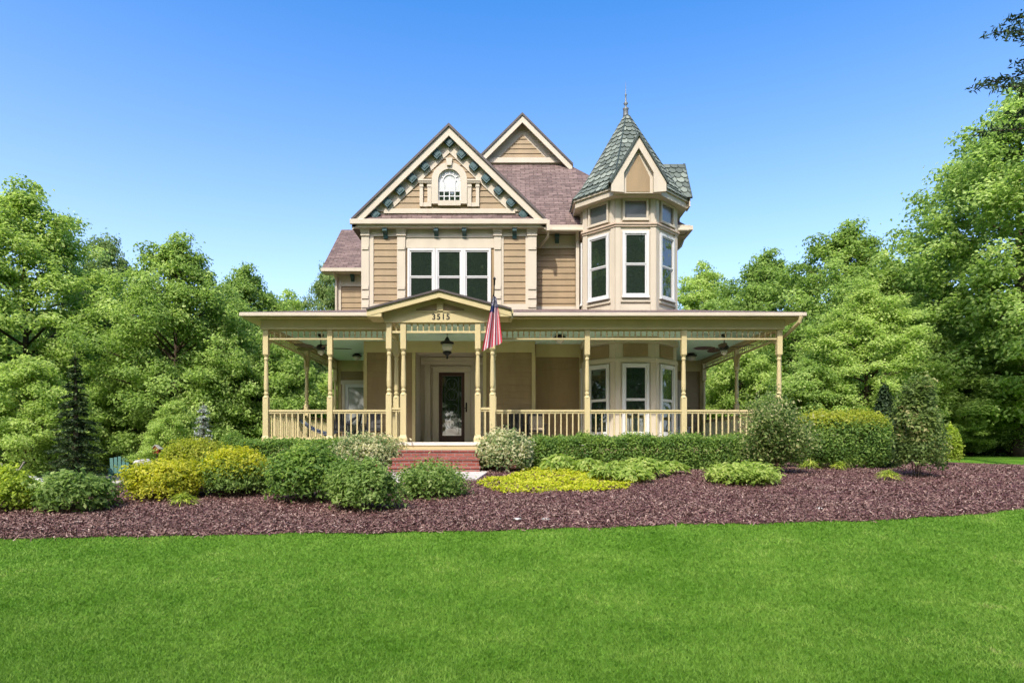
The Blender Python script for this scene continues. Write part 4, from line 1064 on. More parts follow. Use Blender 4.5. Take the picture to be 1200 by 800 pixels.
# hammock on its stand
hm = empty("hammock", (-5.75, 19.6, FL), "blue striped cloth hammock slung across the left end of the porch", "hammock")
M_HB = paint("hammock_blue_cloth", (0.10, 0.14, 0.24), rough=0.85); M_HG = paint("hammock_grey_cloth", (0.42, 0.45, 0.52), rough=0.85)
b_ = MB(); NU, NV = 10, 24; vs = []
for j in range(NV+1):
    t_ = j/NV
    for i in range(NU+1):
        s_ = i/NU*2-1; w_ = 0.42*math.sin(PI*min(1, max(0.06, t_)))**0.35
        vs.append((-0.95+1.95*t_, s_*w_, 0.88-0.62*math.sin(PI*t_)**1.0 + 0.10*s_*s_*math.sin(PI*t_) + (0.0 if t_ < 0.5 else -0.05)))
b_.v = vs
for j in range(NV):
    for i in range(NU): b_.f.append((j*(NU+1)+i, j*(NU+1)+i+1, (j+1)*(NU+1)+i+1, (j+1)*(NU+1)+i)); b_.m.append(i % 2); b_.r.append(0.5)
b_.build("sling", [M_HB, M_HG], hm, smooth=True)
b_ = MB()
for s_ in (-1, 1):
    b_.tube([(s_*1.15, 0, 1.0), (s_*1.05, 0, 0.5), (s_*0.75, 0, 0.08), (0, 0, 0.05)], 0.028, 8); b_.tube([(s_*0.8, -0.5, 0.03), (s_*0.8, 0.5, 0.03)], 0.028, 8); b_.tube([(s_*1.14, 0, 0.96), (s_*0.95, 0, 0.88)], 0.008, 6)
b_.build("stand", M_BLACK, hm)

def rocker(x, y, rz, label, mat, cushion=None, group=None):
    c = empty("rocking_chair", (x, y, FL), label, "rocking chair", group, rz); c.scale = (0.88, 0.88, 0.82)
    b_ = MB(); b_.box(-0.26, 0.26, -0.25, 0.25, 0.40, 0.44); b_.build("seat", mat, c, bevel=0.01)
    b_ = MB()
    for i in range(6): b_.beam((-0.22+0.088*i, 0.24, 0.44), (-0.22+0.088*i, 0.42, 1.08), 0.075, 0.02, (0, 1, 0))
    b_.beam((-0.27, 0.425, 1.10), (0.27, 0.425, 1.10), 0.03, 0.12); b_.beam((-0.26, 0.25, 0.5), (0.26, 0.25, 0.5), 0.03, 0.05); b_.build("backrest", mat, c)
    for s_ in (-1, 1):
        b_ = MB(); b_.beam((s_*0.30, -0.28, 0.64), (s_*0.30, 0.34, 0.68), 0.08, 0.025); b_.build("arm", mat, c)
        b_ = MB(); b_.tube([(s_*0.27, -0.45, 0.10), (s_*0.27, -0.2, 0.035), (s_*0.27, 0.1, 0.02), (s_*0.27, 0.4, 0.05), (s_*0.27, 0.62, 0.12)], 0.02, 8); b_.build("rocker", mat, c)
        for yy in (-0.22, 0.26):
            b_ = MB(); b_.tube([(s_*0.27, yy, 0.03), (s_*0.285, yy, 0.64)], 0.02, 8); b_.build("leg", mat, c)
    if cushion:
        b_ = MB(); b_.box(-0.24, 0.24, -0.23, 0.22, 0.442, 0.53); b_.build("seat_cushion", cushion, c, bevel=0.03)
        b_ = MB(); b_.add([(-0.22,0.19,0.53),(0.22,0.19,0.53),(0.22,0.24,0.53),(-0.22,0.24,0.53),(-0.22,0.32,0.98),(0.22,0.32,0.98),(0.22,0.37,0.98),(-0.22,0.37,0.98)], [(0,3,2,1),(4,5,6,7),(0,1,5,4),(1,2,6,5),(2,3,7,6),(3,0,4,7)]); b_.build("back_cushion", cushion, c, bevel=0.02)
    register(c); return c
rocker(-4.98, 18.5, 0.5, "black rocking chair beside the hammock on the left porch", M_BLACK)
rocker(-4.1, 18.4, -0.2, "black rocking chair against the siding left of the portico", M_BLACK)
rocker(0.72, 18.75, 0.05, "dark rocking chair with a tan cushion between portico and tower", M_BLACK, paint("tan_cushion", (0.34, 0.27, 0.19), rough=0.9))
rocker(0.05, 18.85, -0.2, "black rocking chair without cushion right of the portico", M_BLACK)
rocker(5.55, 21.2, 0.6, "white rocking chair at the right end of the porch", M_WHITE, paint("pale_cushion", (0.55, 0.50, 0.45), rough=0.9))

# ================================================================== PLANTS
def sphere_dirs(n, rg):
    d = rg.normal(size=(n, 3)); return unit(d)
def lumps(d, rg, k=9, amp=0.22, sharp=7.0):
    r_ = np.ones(len(d))
    for _ in range(k):
        c = unit(rg.normal(size=(1, 3)) + np.array([[0, 0, 0.5]]))[0]
        r_ += amp*rg.uniform(-0.5, 1.0)*np.exp(sharp*((d*c).sum(1)-1))
    return r_
def bush_foliage(name, rx, ry, h, n, leaf, mats, seed, amp=0.20, k=14, sharp=8, upright=0.6, shape='dome', shoots=26, sq=6.0, top_mat=None, aspect=0.5, jitter=0.08, shell=0.30, tblend=(0.80, 0.06)):
    rg = np.random.default_rng(seed)
    d = sphere_dirs(n, rg)
    if shape == 'dome':
        d[:, 2] = np.where(d[:, 2] < -0.35, -d[:, 2], d[:, 2])
        r_ = lumps(d, rg, k, amp, sharp); r_ = r_/np.percentile(r_, 72)*(1-shell*rg.random(n)**1.6) + rg.normal(size=n)*jitter*0.5
        P = d*r_[:, None]*np.array([rx, ry, h*0.62]); P[:, 2] += h*0.36
    elif shape == 'box':
        P = rg.uniform(-1, 1, size=(n, 3)); ax = rg.integers(0, 3, n); s_ = rg.choice([-1, 1], n)
        wts = np.array([ry*h, rx*h, rx*ry*1.3]); ax = rg.choice(3, n, p=wts/wts.sum())
        depth = 1 - 0.35*rg.random(n)**1.6
        for a in range(3): P[ax == a, a] = (s_*depth)[ax == a]
        P[(ax == 2), 2] = np.abs(P[(ax == 2), 2])
        sup = (np.abs(P)**sq).sum(1)**(1/sq); P = P/np.maximum(1, sup)[:, None]
        wav = 1 + amp*0.5*(np.sin(P[:, 0]*rx*5+seed)*0.5+np.sin(P[:, 0]*rx*11+1)*0.3+np.sin(P[:, 0]*rx*23+P[:, 1]*7)*0.25)
        d = unit(P*np.array([0.4, 1, 1])); P = P*np.array([rx, ry, h*0.5]); P[:, 2] = (P[:, 2]+h*0.5)*wav
    elif shape == 'cone':
        t_ = rg.random(n)**1.4; a = rg.random(n)*2*PI
        rad = (1-t_)**0.8*(1-shell*rg.random(n)**1.5)*(1+0.22*np.sin(a*3+t_*9+seed)+0.15*np.sin(a*5-t_*17))*(0.35+0.65*np.minimum(1, t_*5+0.2))
        P = np.stack([np.cos(a)*rad*rx, np.sin(a)*rad*ry, t_*h*(1+0.05*rg.normal(size=n))+0.05], 1); d = unit(np.stack([np.cos(a), np.sin(a), np.full(n, 0.35)], 1))
    if shape == 'dome' and shoots:
        # young shoots standing out of the rounded outline
        m_ = int(n*0.10); ns = shoots; sd = sphere_dirs(ns, rg); sd[:, 2] = np.abs(sd[:, 2])*0.9+0.15; sd = unit(sd)
        pick = rg.integers(0, ns, m_); tt = 0.86+0.34*rg.random(m_)*(0.4+0.6*rg.random(ns))[pick]
        base_ = sd[pick]*tt[:, None]*np.array([rx, ry, h*0.62]); base_[:, 2] += h*0.36
        P[:m_] = base_+rg.normal(size=(m_, 3))*leaf*0.35; d[:m_] = sd[pick]
    P += rg.normal(size=(n, 3))*jitter*min(rx, h)
    P[:, 2] = np.maximum(P[:, 2], 0.02)
    N = d*0.7 + np.array([0, 0, upright]) + rg.normal(size=(n, 3))*0.65
    ln_ = leaf*rg.uniform(0.6, 1.25, n)
    # neighbouring leaves share part of their tint
    cell = np.floor(P/(leaf*4)).astype(int); hsh = (np.sin(cell[:, 0]*12.9898+cell[:, 1]*78.233+cell[:, 2]*37.719+seed)*43758.5453) % 1.0
    rnd = np.clip(0.35*hsh+0.65*rg.random(n), 0, 1)
    midx = None
    if top_mat is not None:
        mats = [mats, top_mat]; midx = ((P[:, 2]/h + rg.normal(size=n)*tblend[1]) > tblend[0]).astype(int)
    return leaf_mesh(name, P, N, ln_, ln_*aspect, rnd, mats, midx, rng=rg)
def stems(h, r_, k, seed, rad=0.012):
    rr = random.Random(seed); mb = MB()
    for i in range(k):
        a = 2*PI*i/k+rr.random(); e = rr.uniform(0.4, 0.85)
        mb.tube([(0.05*math.cos(a), 0.05*math.sin(a), -0.05), (r_*0.4*e*math.cos(a), r_*0.4*e*math.sin(a), h*0.4), (r_*0.8*e*math.cos(a+0.3), r_*0.8*e*math.sin(a+0.3), h*0.78)], [rad, rad*0.75, rad*0.3], 5)
    return mb
def shrub(px, base, top, wpx, mat, label, seed, name="shrub", leaf=0.07, dens=1.0, cat="shrub", group=None, depth_ratio=0.9, d=None, **k):
    if d is None: x, y = on_ground(px, base)
    else: x, y = X(px, d), d
    g_ = ground(x, y); sc = y/FPX
    ry = wpx*sc/2*depth_ratio
    y += ry*0.75; sc = y/FPX; x = X(px, y); g_ = ground(x, y)
    rx = wpx*sc/2*0.98; h = max(0.12, Z(top, y) - g_)
    n = int(dens*(2*PI*rx*ry*0.5 + PI*(rx+ry)*h*0.8)*4.2/(leaf*leaf*k.get('aspect', 0.5)*0.55))
    n = min(n, 26000)
    root = empty(name, (x, y, g_+0.03), label, cat, group)
    mesh_obj("foliage", bush_foliage("foliage", rx, ry, h, n, leaf, mat, seed, **k), root)
    stems(h, rx, 6, seed).build("stem", M_BARK, root)
    register(root)
    return root

shrub(8, 607, 548, 62, L_LIME, "light green rounded shrub cut by the photo's left edge", 1, leaf=0.075, amp=0.3)
shrub(82, 608, 557, 85, L_SHRUB, "wide loose green shrub beside the pale boulders at the patio edge", 2, leaf=0.095, amp=0.45, jitter=0.10, dens=0.75)
shrub(196, 592, 541, 84, L_GOLD, "yellow mounded shrub, lowest of the three golden ones", 3, leaf=0.065, amp=0.4, k=20, sharp=12)
shrub(278, 588, 530, 84, L_SHRUB, "rounded shrub with yellow top growth over a green lower half", 4, leaf=0.065, top_mat=L_GOLD, tblend=(0.60, 0.16), amp=0.3)
shrub(234, 553, 518, 72, L_YTOP, "smaller olive yellow shrub behind the two golden mounds", 5, leaf=0.06, d=13.8)
shrub(368, 597, 526, 100, L_BOX, "large dense green shrub, tallest of the three before the left porch", 6, depth_ratio=0.7, leaf=0.09, amp=0.5, k=24, sharp=14, jitter=0.08, dens=0.8)
shrub(428, 607, 543, 84, L_SHRUB, "mid-sized dense green shrub overlapping the taller one by the walk", 7, depth_ratio=0.7, leaf=0.088, amp=0.5, k=24, sharp=14, jitter=0.08, dens=0.8)
shrub(506, 590, 550, 78, L_SHRUB, "small loose pale green shrub in front of the brick steps", 8, leaf=0.075, amp=0.4, jitter=0.16, dens=0.7)
shrub(430, 556, 513, 74, L_VARI, "cream variegated shrub left of the brick steps", 9, leaf=0.09, amp=0.4, jitter=0.10, dens=0.7)
shrub(590, 557, 507, 78, L_VARI, "cream variegated shrub right of the brick steps", 10, leaf=0.09, amp=0.4, jitter=0.08, dens=0.75)
def hedge(px0, px1, base, top, mat, label, seed, d, leaf=0.072, ry=0.36, top_mat=None, **k):
    x0, x1 = X(px0, d), X(px1, d); xc = (x0+x1)/2; g_ = ground(xc, d); rx = (x1-x0)/2; h = Z(top, d)-g_
    n = min(42000, int((2*rx*h*2 + 4*rx*ry + 4*ry*h)*3.6/(leaf*leaf*0.5*0.55)))
    root = empty("hedge", (xc, d, g_), label, "hedge")
    mesh_obj("foliage", bush_foliage("foliage", rx, ry, h, n, leaf, mat, seed, shape='box', top_mat=top_mat, jitter=0.06, **k), root)
    mb = MB(); rr = random.Random(seed)
    for i in range(int(rx*4)):
        u = -rx+0.15+(2*rx-0.3)*i/max(1, int(rx*4)-1); mb.tube([(u, 0, -0.05), (u+rr.uniform(-.05, .05), rr.uniform(-.05, .05), h*0.45), (u+rr.uniform(-.12, .12), rr.uniform(-.15, .15), h*0.8)], [0.014, 0.011, 0.005], 5)
    mb.build("stem", M_BARK, root)
    return root
hedge(281, 405, 543, 517, L_BOX, "low clipped boxwood hedge along the left porch", 21, 16.2, ry=0.32, amp=0.1)
hedge(612, 905, 541, 512.5, L_BOX, "long clipped boxwood hedge along the porch right of the portico", 22, 16.15, ry=0.42, amp=0.2, sq=4.0)
shrub(276, 543, 512, 40, L_BOX, "small bright green ball of boxwood at the hedge's left end", 23, leaf=0.05, d=16.4)
# clipped hedge with yellow top at the right
shrub(984, 548, 485, 114, L_BOX, "big clipped shrub with a flat yellow-green top right of the porch", 24, leaf=0.080, top_mat=L_YTOP, amp=0.10, depth_ratio=0.8, d=16.6, shape='box', sq=2.3, jitter=0.05, tblend=(0.80, 0.07))
shrub(870, 573, 546, 86, L_HOSTA, "low lime green mound of leaves on the mulch, nearest of its kind", 25, leaf=0.10, jitter=0.12, dens=0.8, amp=0.5, upright=1.0, cat="plant", name="perennial_plant")
# tall upright shrubs
shrub(1074, 565, 450, 50, L_PURP, "tall upright camellia with glossy bronze-green leaves on the mulch", 26, leaf=0.10, shape='dome', amp=0.6, k=22, sharp=12, jitter=0.11, dens=1.0, depth_ratio=1.0)
shrub(1036, 551, 462, 52, L_DARK, "near-black conical evergreen between clipped shrub and camellia", 27, leaf=0.09, shape='cone', dens=0.8, d=17.2)
shrub(1108, 535, 498, 34, L_LIME, "small yellow-green shrub behind the camellia at the lawn edge", 28, leaf=0.09, d=19.5)
# slender many-stemmed shrub before the porch's right corner
x, y = on_ground(911, 558); sx = empty("shrub", (x, y, ground(x, y)), "open many-stemmed shrub with speckled leaves before the porch's right corner", "shrub")
rr = random.Random(3); mb = MB(); rg = np.random.default_rng(33); PP = []
for i in range(11):
    a = 2*PI*i/11+rr.random()*0.4; e = rr.uniform(0.30, 0.66); tip = Vector((e*math.cos(a), e*0.8*math.sin(a), rr.uniform(0.75, 1.95)))
    path = [Vector((0.03*math.cos(a), 0.03*math.sin(a), -0.05)), Vector((tip.x*0.15, tip.y*0.15, 0.35)), Vector((tip.x*0.55, tip.y*0.55, tip.z*0.62)), tip]
    mb.tube(path, [0.018, 0.015, 0.009, 0.004], 6)
    for j in range(900):
        t_ = rr.random()**0.55; p = path[1].lerp(path[2], t_*2) if t_ < 0.5 else path[2].lerp(path[3], t_*2-1)
        s_ = 0.05+0.16*t_; PP.append((p.x+rg.normal()*s_, p.y+rg.normal()*s_, p.z+rg.normal()*s_*0.9))
mb.build("stem", M_BARK, sx); PP = np.array(PP); PP[:, 2] = np.maximum(PP[:, 2], 0.22)
L_SPECK = leafy("speckled_leaf", [(0, (0.058, 0.106, 0.029)), (0.5, (0.160, 0.237, 0.066)), (0.8, (0.319, 0.375, 0.132)), (1, (0.580, 0.537, 0.286))])
mesh_obj("foliage", leaf_mesh("foliage", PP, rg.normal(size=PP.shape)*0.8+np.array([0, 0, 0.7]), 0.085*rg.uniform(0.6, 1.2, len(PP)), 0.045, rg.random(len(PP)), L_SPECK, rng=rg), sx)

# chartreuse creeper mat
rg = np.random.default_rng(44)
poly_px = [(556, 571), (575, 566), (600, 561), (628, 553), (672, 548), (720, 546), (770, 552), (766, 562), (742, 571), (735, 577), (690, 580), (640, 582), (588, 582)]
pw = np.array([on_ground(*p) for p in poly_px])
def inside(pt, poly):
    x, y = pt[:, 0], pt[:, 1]; c = np.zeros(len(pt), bool); k = len(poly)
    for i in range(k):
        (x1, y1), (x2, y2) = poly[i], poly[(i+1) % k]
        c ^= ((y1 > y) != (y2 > y)) & (x < (x2-x1)*(y-y1)/(y2-y1+1e-12)+x1)
    return c
pt = np.stack([rg.uniform(pw[:, 0].min(), pw[:, 0].max(), 60000), rg.uniform(pw[:, 1].min(), pw[:, 1].max(), 60000)], 1)
pt += rg.normal(size=pt.shape)*0.05
pt = pt[inside(pt, pw)][:16000]
hh = 0.05+0.09*(0.5+0.5*np.sin(pt[:, 0]*4)*np.sin(pt[:, 1]*5+1)) 
gz = ground_np(pt[:, 0], pt[:, 1])+0.05+hh*rg.random(len(pt))
P = np.stack([pt[:, 0], pt[:, 1], gz], 1)
mesh = leaf_mesh("creeper", P, rg.normal(size=P.shape)*0.5+np.array([0, -0.2, 1.0]), 0.075*rg.uniform(0.6, 1.2, len(P)), 0.045, rg.random(len(P)), L_CREEP, rng=rg)
tag(mesh_obj("creeper", mesh), "chartreuse creeping ground cover spilling over the mulch by the walk", "ground cover", kind="stuff")

# leafy perennials (one built, others copied)
def perennial(seed, mat, leafL=0.16, leafW=0.06, h=0.30, r_=0.34, n=260):
    rg = np.random.default_rng(seed)
    root = empty("perennial_plant", (0, 0, 0), "", "plant")
    a = rg.random(n)*2*PI; t_ = rg.random(n)**0.6
    P = np.stack([np.cos(a)*t_*r_, np.sin(a)*t_*r_, h*(0.35+0.65*np.sqrt(np.maximum(0, 1-t_**2)))*rg.uniform(0.5, 1.0, n)], 1)
    T = np.stack([np.cos(a), np.sin(a), 0.5-0.9*t_], 1)+rg.normal(size=(n, 3))*0.3
    N = np.stack([np.cos(a)*0.35, np.sin(a)*0.35, np.ones(n)], 1)+rg.normal(size=(n, 3))*0.35
    mesh_obj("foliage", leaf_mesh("foliage", P, N, leafL*rg.uniform(0.6, 1.2, n), leafW, rg.random(n), mat, rng=rg, T=T), root)
    mb = MB()
    for i in range(7): mb.tube([(0, 0, -0.03), (0.5*r_*math.cos(i*0.9), 0.5*r_*math.sin(i*0.9), h*0.6)], [0.006, 0.003], 5)
    mb.build("stem", M_BARK, root)
    register(root); return root
pr = perennial(51, L_HOSTA)
spots = [(626, 553), (730, 549), (760, 562), (790, 553), (838, 545), (640, 549), (668, 546), (700, 545), (655, 556), (690, 558), (724, 558), (752, 556), (742, 568), (776, 552), (800, 547), (824, 551), (712, 566), (738, 546), (765, 549), (785, 558), (812, 546)]
plab = "pale green leafy perennial growing through the creeper in front of the long hedge"
for i, (px, py) in enumerate(spots):
    x, y = on_ground(px, py); s_ = 1.05+0.45*((i*37) % 10)/10
    if i == 0: pr.location = (x, y, ground(x, y)+0.05); pr["label"] = plab; pr["group"] = "perennials in front of the long hedge"; pr.scale = (s_, s_, s_*0.9)
    else: copy_thing(pr, (x, y, ground(x, y)+0.05), i*1.3, (s_, s_, s_*(0.75+0.4*((i*13) % 7)/7)), plab, group="perennials in front of the long hedge")
pl2 = "lime perennial in the row behind the nearest lime mound"
for i, (px, py) in enumerate([(842, 549), (862, 545), (884, 546), (902, 549)]):
    x, y = on_ground(px, py); copy_thing(pr, (x, y, ground(x, y)+0.05), i*0.8, (1.15, 1.1, 1.0), pl2, group="lime perennials behind the mound")
dl = perennial(52, L_LIME, leafL=0.30, leafW=0.022, h=0.30, r_=0.22, n=90)
for i, (px, py, lb) in enumerate([(948, 554, "low grassy tuft at the foot of the yellow-topped shrub, left one"), (985, 553, "low grassy tuft at the foot of the yellow-topped shrub, right one"), (1040, 566, "sparse grassy tuft on the mulch left of the camellia"), (215, 597, "pale grassy tuft on the mulch between the two golden shrubs")]):
    x, y = on_ground(px, py)
    if i == 0: dl.location = (x, y, ground(x, y)+0.04); dl["label"] = lb
    else: copy_thing(dl, (x, y, ground(x, y)+0.04), i, (1, 1, 0.8), lb)

# ------------------------------------------------------------------ trees
def make_tree(seed, H, R, cb, nleaf, leaf, mat, nclump=150, clump=0.75, stray=0.16, trunk=0.22, lean=0.3, pw_=0.75):
    rg = np.random.default_rng(seed); rr = random.Random(seed)
    root = empty("tree", (0, 0, 0), "", "tree")
    prof = lambda h: (np.sin(PI*(0.06+0.93*h)**pw_))**0.75
    ph = rg.random(6)*2*PI
    def lump(a, h): return 1+0.20*np.sin(2*a+ph[0]+h*4)+0.16*np.sin(3*a+ph[1]-h*9)+0.12*np.sin(5*a+ph[2]+h*14)
    h = rg.beta(1.25, 1.15, nclump); a = rg.random(nclump)*2*PI; f = np.sqrt(rg.uniform(0.12, 1, nclump))
    rad = R*prof(h)*lump(a, h)*f
    C = np.stack([np.cos(a)*rad, np.sin(a)*rad, H*(cb+(1-cb)*h)*(1+0.03*rg.normal(size=nclump))], 1)
    sz = clump*rg.uniform(0.55, 1.25, nclump)*(0.55+0.45*prof(h))
    per = np.maximum(20, (nleaf*sz**2/np.sum(sz**2))).astype(int)
    idx = np.repeat(np.arange(nclump), per); n = len(idx)
    d = sphere_dirs(n, rg)*(rg.random(n)**0.45)[:, None]
    P = C[idx]+d*sz[idx][:, None]*np.array([1.15, 1.15, 0.62])
    P[:, 2] -= 0.18*sz[idx]*(d[:, 0]**2+d[:, 1]**2)
    far_ = rg.random(n) < stray; P[far_] += rg.normal(size=(far_.sum(), 3))*0.26*clump
    out = unit(np.stack([C[idx][:, 0], C[idx][:, 1], np.full(n, 0.1)], 1))
    N = d*0.5+out*0.25+np.array([0, 0, 0.75])+rg.normal(size=(n, 3))*0.5
    ln_ = leaf*rg.uniform(0.65, 1.25, n)
    rnd = np.clip(0.45*rg.random(nclump)[idx]+0.55*rg.random(n), 0, 1)
    mesh_obj("crown", leaf_mesh("crown", P, N, ln_, ln_*0.58, rnd, mat, rng=rg), root)
    mb = MB()
    lx, ly = rr.uniform(-lean, lean), rr.uniform(-lean, lean)
    tr_ = [Vector((lx*t_*t_+0.06*math.sin(5*t_+seed), ly*t_*t_+0.06*math.cos(4*t_+seed), H*0.9*t_-0.15)) for t_ in np.linspace(0, 1, 9)]
    mb.tube(tr_, [trunk*1.35]+[trunk*(1-0.92*t_) for t_ in np.linspace(0.08, 1, 8)], 10)
    order = np.argsort(rg.random(nclump))[:46]
    for i in order:
        c = Vector(C[i]); zt = max(H*cb*0.75, c.z-0.45*math.hypot(c.x, c.y)-0.4); t_ = min(0.97, max(0.05, (zt+0.15)/(H*0.9)))
        k = t_*8; j = min(7, int(k)); s_ = tr_[j].lerp(tr_[j+1], k-j); rb = trunk*(1-0.92*t_)*0.55+0.01
        mid_ = s_.lerp(c, 0.5)+Vector((rr.uniform(-.2, .2), rr.uniform(-.2, .2), 0.12*(c-s_).length))
        mb.tube([s_, mid_, c], [rb, rb*0.6, 0.012], 6)
    mb.build("trunk", M_BARK, root, smooth=True)
    register(root)
    root["H"] = H; root["R"] = R
    return root
TV = [make_tree(101, 13.0, 4.2, 0.20, 62000, 0.20, L_TREE, 460, 0.74),
      make_tree(102, 12.0, 4.4, 0.18, 62000, 0.20, L_TREE2, 440, 0.76),
      make_tree(103, 14.0, 3.8, 0.16, 56000, 0.195, L_TREE3, 440, 0.66),
      make_tree(104, 11.0, 4.0, 0.10, 62000, 0.195, L_TREE, 420, 0.74, pw_=0.85),
      make_tree(105, 6.0, 2.6, 0.04, 34000, 0.15, L_TREE3, 270, 0.48, trunk=0.10),
      make_tree(106, 5.0, 2.4, 0.03, 34000, 0.145, L_TREE, 260, 0.46, trunk=0.09)]
TV.append(make_tree(107, 15.5, 5.8, 0.10, 110000, 0.20, L_TREE, 700, 0.80, trunk=0.32))
USED = set(); TN = [0]
def tree(px, top, d, wpx, v, label, group=None, rz=None, x=None, y=None):
    root = TV[v]; H, R = root["H"], root["R"]
    tx, ty = (X(px, d), d) if x is None else (x, y)
    g_ = ground(tx, ty); hz = (Z(top, d)-g_)/H*1.0; sw = wpx*abs(d)/FPX/2/R
    TN[0] += 1
    rz = rz if rz is not None else (TN[0]*2.39) % (2*PI)
    if v not in USED:
        USED.add(v); root.location = (tx, ty, g_); root.rotation_euler = (0, 0, rz); root.scale = (sw, sw, hz)
        root["label"] = label
        if group: root["group"] = group
        return root
    return copy_thing(root, (tx, ty, g_), rz, (sw, sw, hz), label, "tree", group)
# distinct trees, left
tree(30, 220, 27, 190, 2, "tallest light green tree, at the left edge of the woods")
tree(122, 283, 32, 120, 1, "darker narrow tree filling the dip right of the tallest left tree")
tree(205, 288, 27, 165, 0, "broad round-topped tree, second tallest of the woods left of the house")
tree(285, 318, 33, 130, 3, "mid-height tree between the round-topped one and the thin skyline tree")
tree(340, 345, 40, 110, 2, "thin-crowned tree low on the skyline just left of the house")
tree(385, 316, 37, 80, 1, "tree rising behind the left wing's roof")
# right
tree(1196, 120, 28, 325, 6, "huge nearest tree at the right edge, taller than the photo's other trees")
tree(988, 274, 35, 175, 0, "round-topped tree, tallest on the skyline right of the tower")
tree(895, 302, 40, 150, 3, "broad tree on the skyline left of the round-topped right one")
tree(825, 312, 44, 110, 2, "thin tree just right of the tower on the skyline")
tree(1015, 335, 26, 135, 2, "lighter green tree in front of the tallest right skyline tree")
tree(1075, 305, 33, 130, 3, "dark tree in the gap between skyline trees and the huge right one")
# understory trees
tree(38, 418, 22, 130, 4, "light green small tree behind the left-edge shrub")
tree(152, 436, 27, 120, 5, "small layered tree behind the green garden chair")
tree(205, 470, 21, 80, 4, "small bright tree behind the red birdhouse")
tree(262, 395, 27, 110, 5, "small tree with pale leaves above the blue spruce")
tree(330, 405, 29, 120, 5, "small tree seen through the left end of the porch")
tree(400, 430, 33, 100, 4, "small tree behind the left wing's porch post")
tree(868, 398, 28, 110, 4, "feathery light green small tree behind the porch's right end")
tree(945, 425, 25, 120, 5, "small tree between the porch's right corner and the yellow-topped shrub")
tree(1120, 392, 29, 140, 3, "low dense tree under the huge right tree")
tree(1190, 425, 29, 130, 5, "small dark tree at the right edge above the side lawn")
tree(1060, 420, 28, 110, 4, "small light tree behind the camellia")
# woods behind, rows one cannot tell apart
kk = 0
for row, (d, topb, step) in enumerate(((38, 372, 62), (47, 372, 70), (58, 366, 76))):
    for px in range(-170 + row*27, 1390, step):
        if 430 < px < 770: continue
        side = "left" if px < 600 else "right"
        top = topb + ((kk*53) % 31) - 12
        tree(px + (kk*29) % 21 - 10, top, d + (kk*17) % 5, 125 + (kk*41) % 40, (3, 1, 0, 2)[kk % 4], "leafy tree standing deep in the woods to the %s of the house" % side, "woods trees %s of the house" % side)
        kk += 1
for i, px in enumerate(list(range(-110, 440, 48)) + list(range(800, 1330, 48))):
    side = "left" if px < 600 else "right"
    tree(px, 452 + (i*37) % 40, 29 + (i*13) % 6, 84 + (i*31) % 30, 4 + i % 2, "low leafy undergrowth tree at the edge of the %s woods" % side, "undergrowth at the edge of the %s woods" % side)
# trees across the lawn behind the viewpoint, seen mirrored in the windows
for i, (x, y) in enumerate(((-16, -24), (-9, -27), (-2, -25), (5, -28), (12, -24), (19, -26), (-23, -20), (26, -20), (-31, 15), (-33, 9), (-30, 3))):
    g_ = TV[(0, 1, 3)[i % 3]]; s_ = 1.0+0.1*(i % 3)
    copy_thing(g_, (x, y, 0), i*1.1, (s_*1.5, s_*1.5, s_*2.3), "leafy tree around the lawn seen only as a reflection in the window panes", "tree", "trees mirrored in the windows")

# needle tree whose branch tips enter at the top right
pn = empty("pine_tree", (X(1262, 17.5), 17.5, ground(11, 17.5)), "dark pine whose branch tips enter at the top right corner", "tree")
rg = np.random.default_rng(71); rr = random.Random(71); mb = MB(); PP = []
mb.tube([(0, 0, -0.1), (0.1, 0, 6), (0, 0.1, 12), (0, 0, 17)], [0.26, 0.2, 0.13, 0.03], 10)
for i in range(54):
    z = 9.6+7.0*i/54; a = i*2.399; L_ = (2.6-1.7*(i/54))*rr.uniform(0.7, 1.15); tip = Vector((L_*math.cos(a), L_*math.sin(a), z+0.25))
    s_ = Vector((0, 0, z)); mid_ = s_.lerp(tip, 0.6)+Vector((0, 0, -0.12)); mb.tube([s_, mid_, tip], [0.035, 0.02, 0.006], 6)
    for j in range(150):
        t_ = 0.3+0.75*rr.random(); p = s_.lerp(mid_, t_/0.6) if t_ < 0.6 else mid_.lerp(tip, (t_-0.6)/0.4)
        PP.append((p.x+rg.normal()*0.14, p.y+rg.normal()*0.14, p.z+rg.normal()*0.07))
mb.build("trunk", M_BARK, pn); PP = np.array(PP)
mesh_obj("crown", leaf_mesh("crown", PP, rg.normal(size=PP.shape)+np.array([0, 0, 0.8]), 0.19*rg.uniform(0.6, 1.2, len(PP)), 0.055, rg.random(len(PP)), L_DARK, rng=rg), pn)

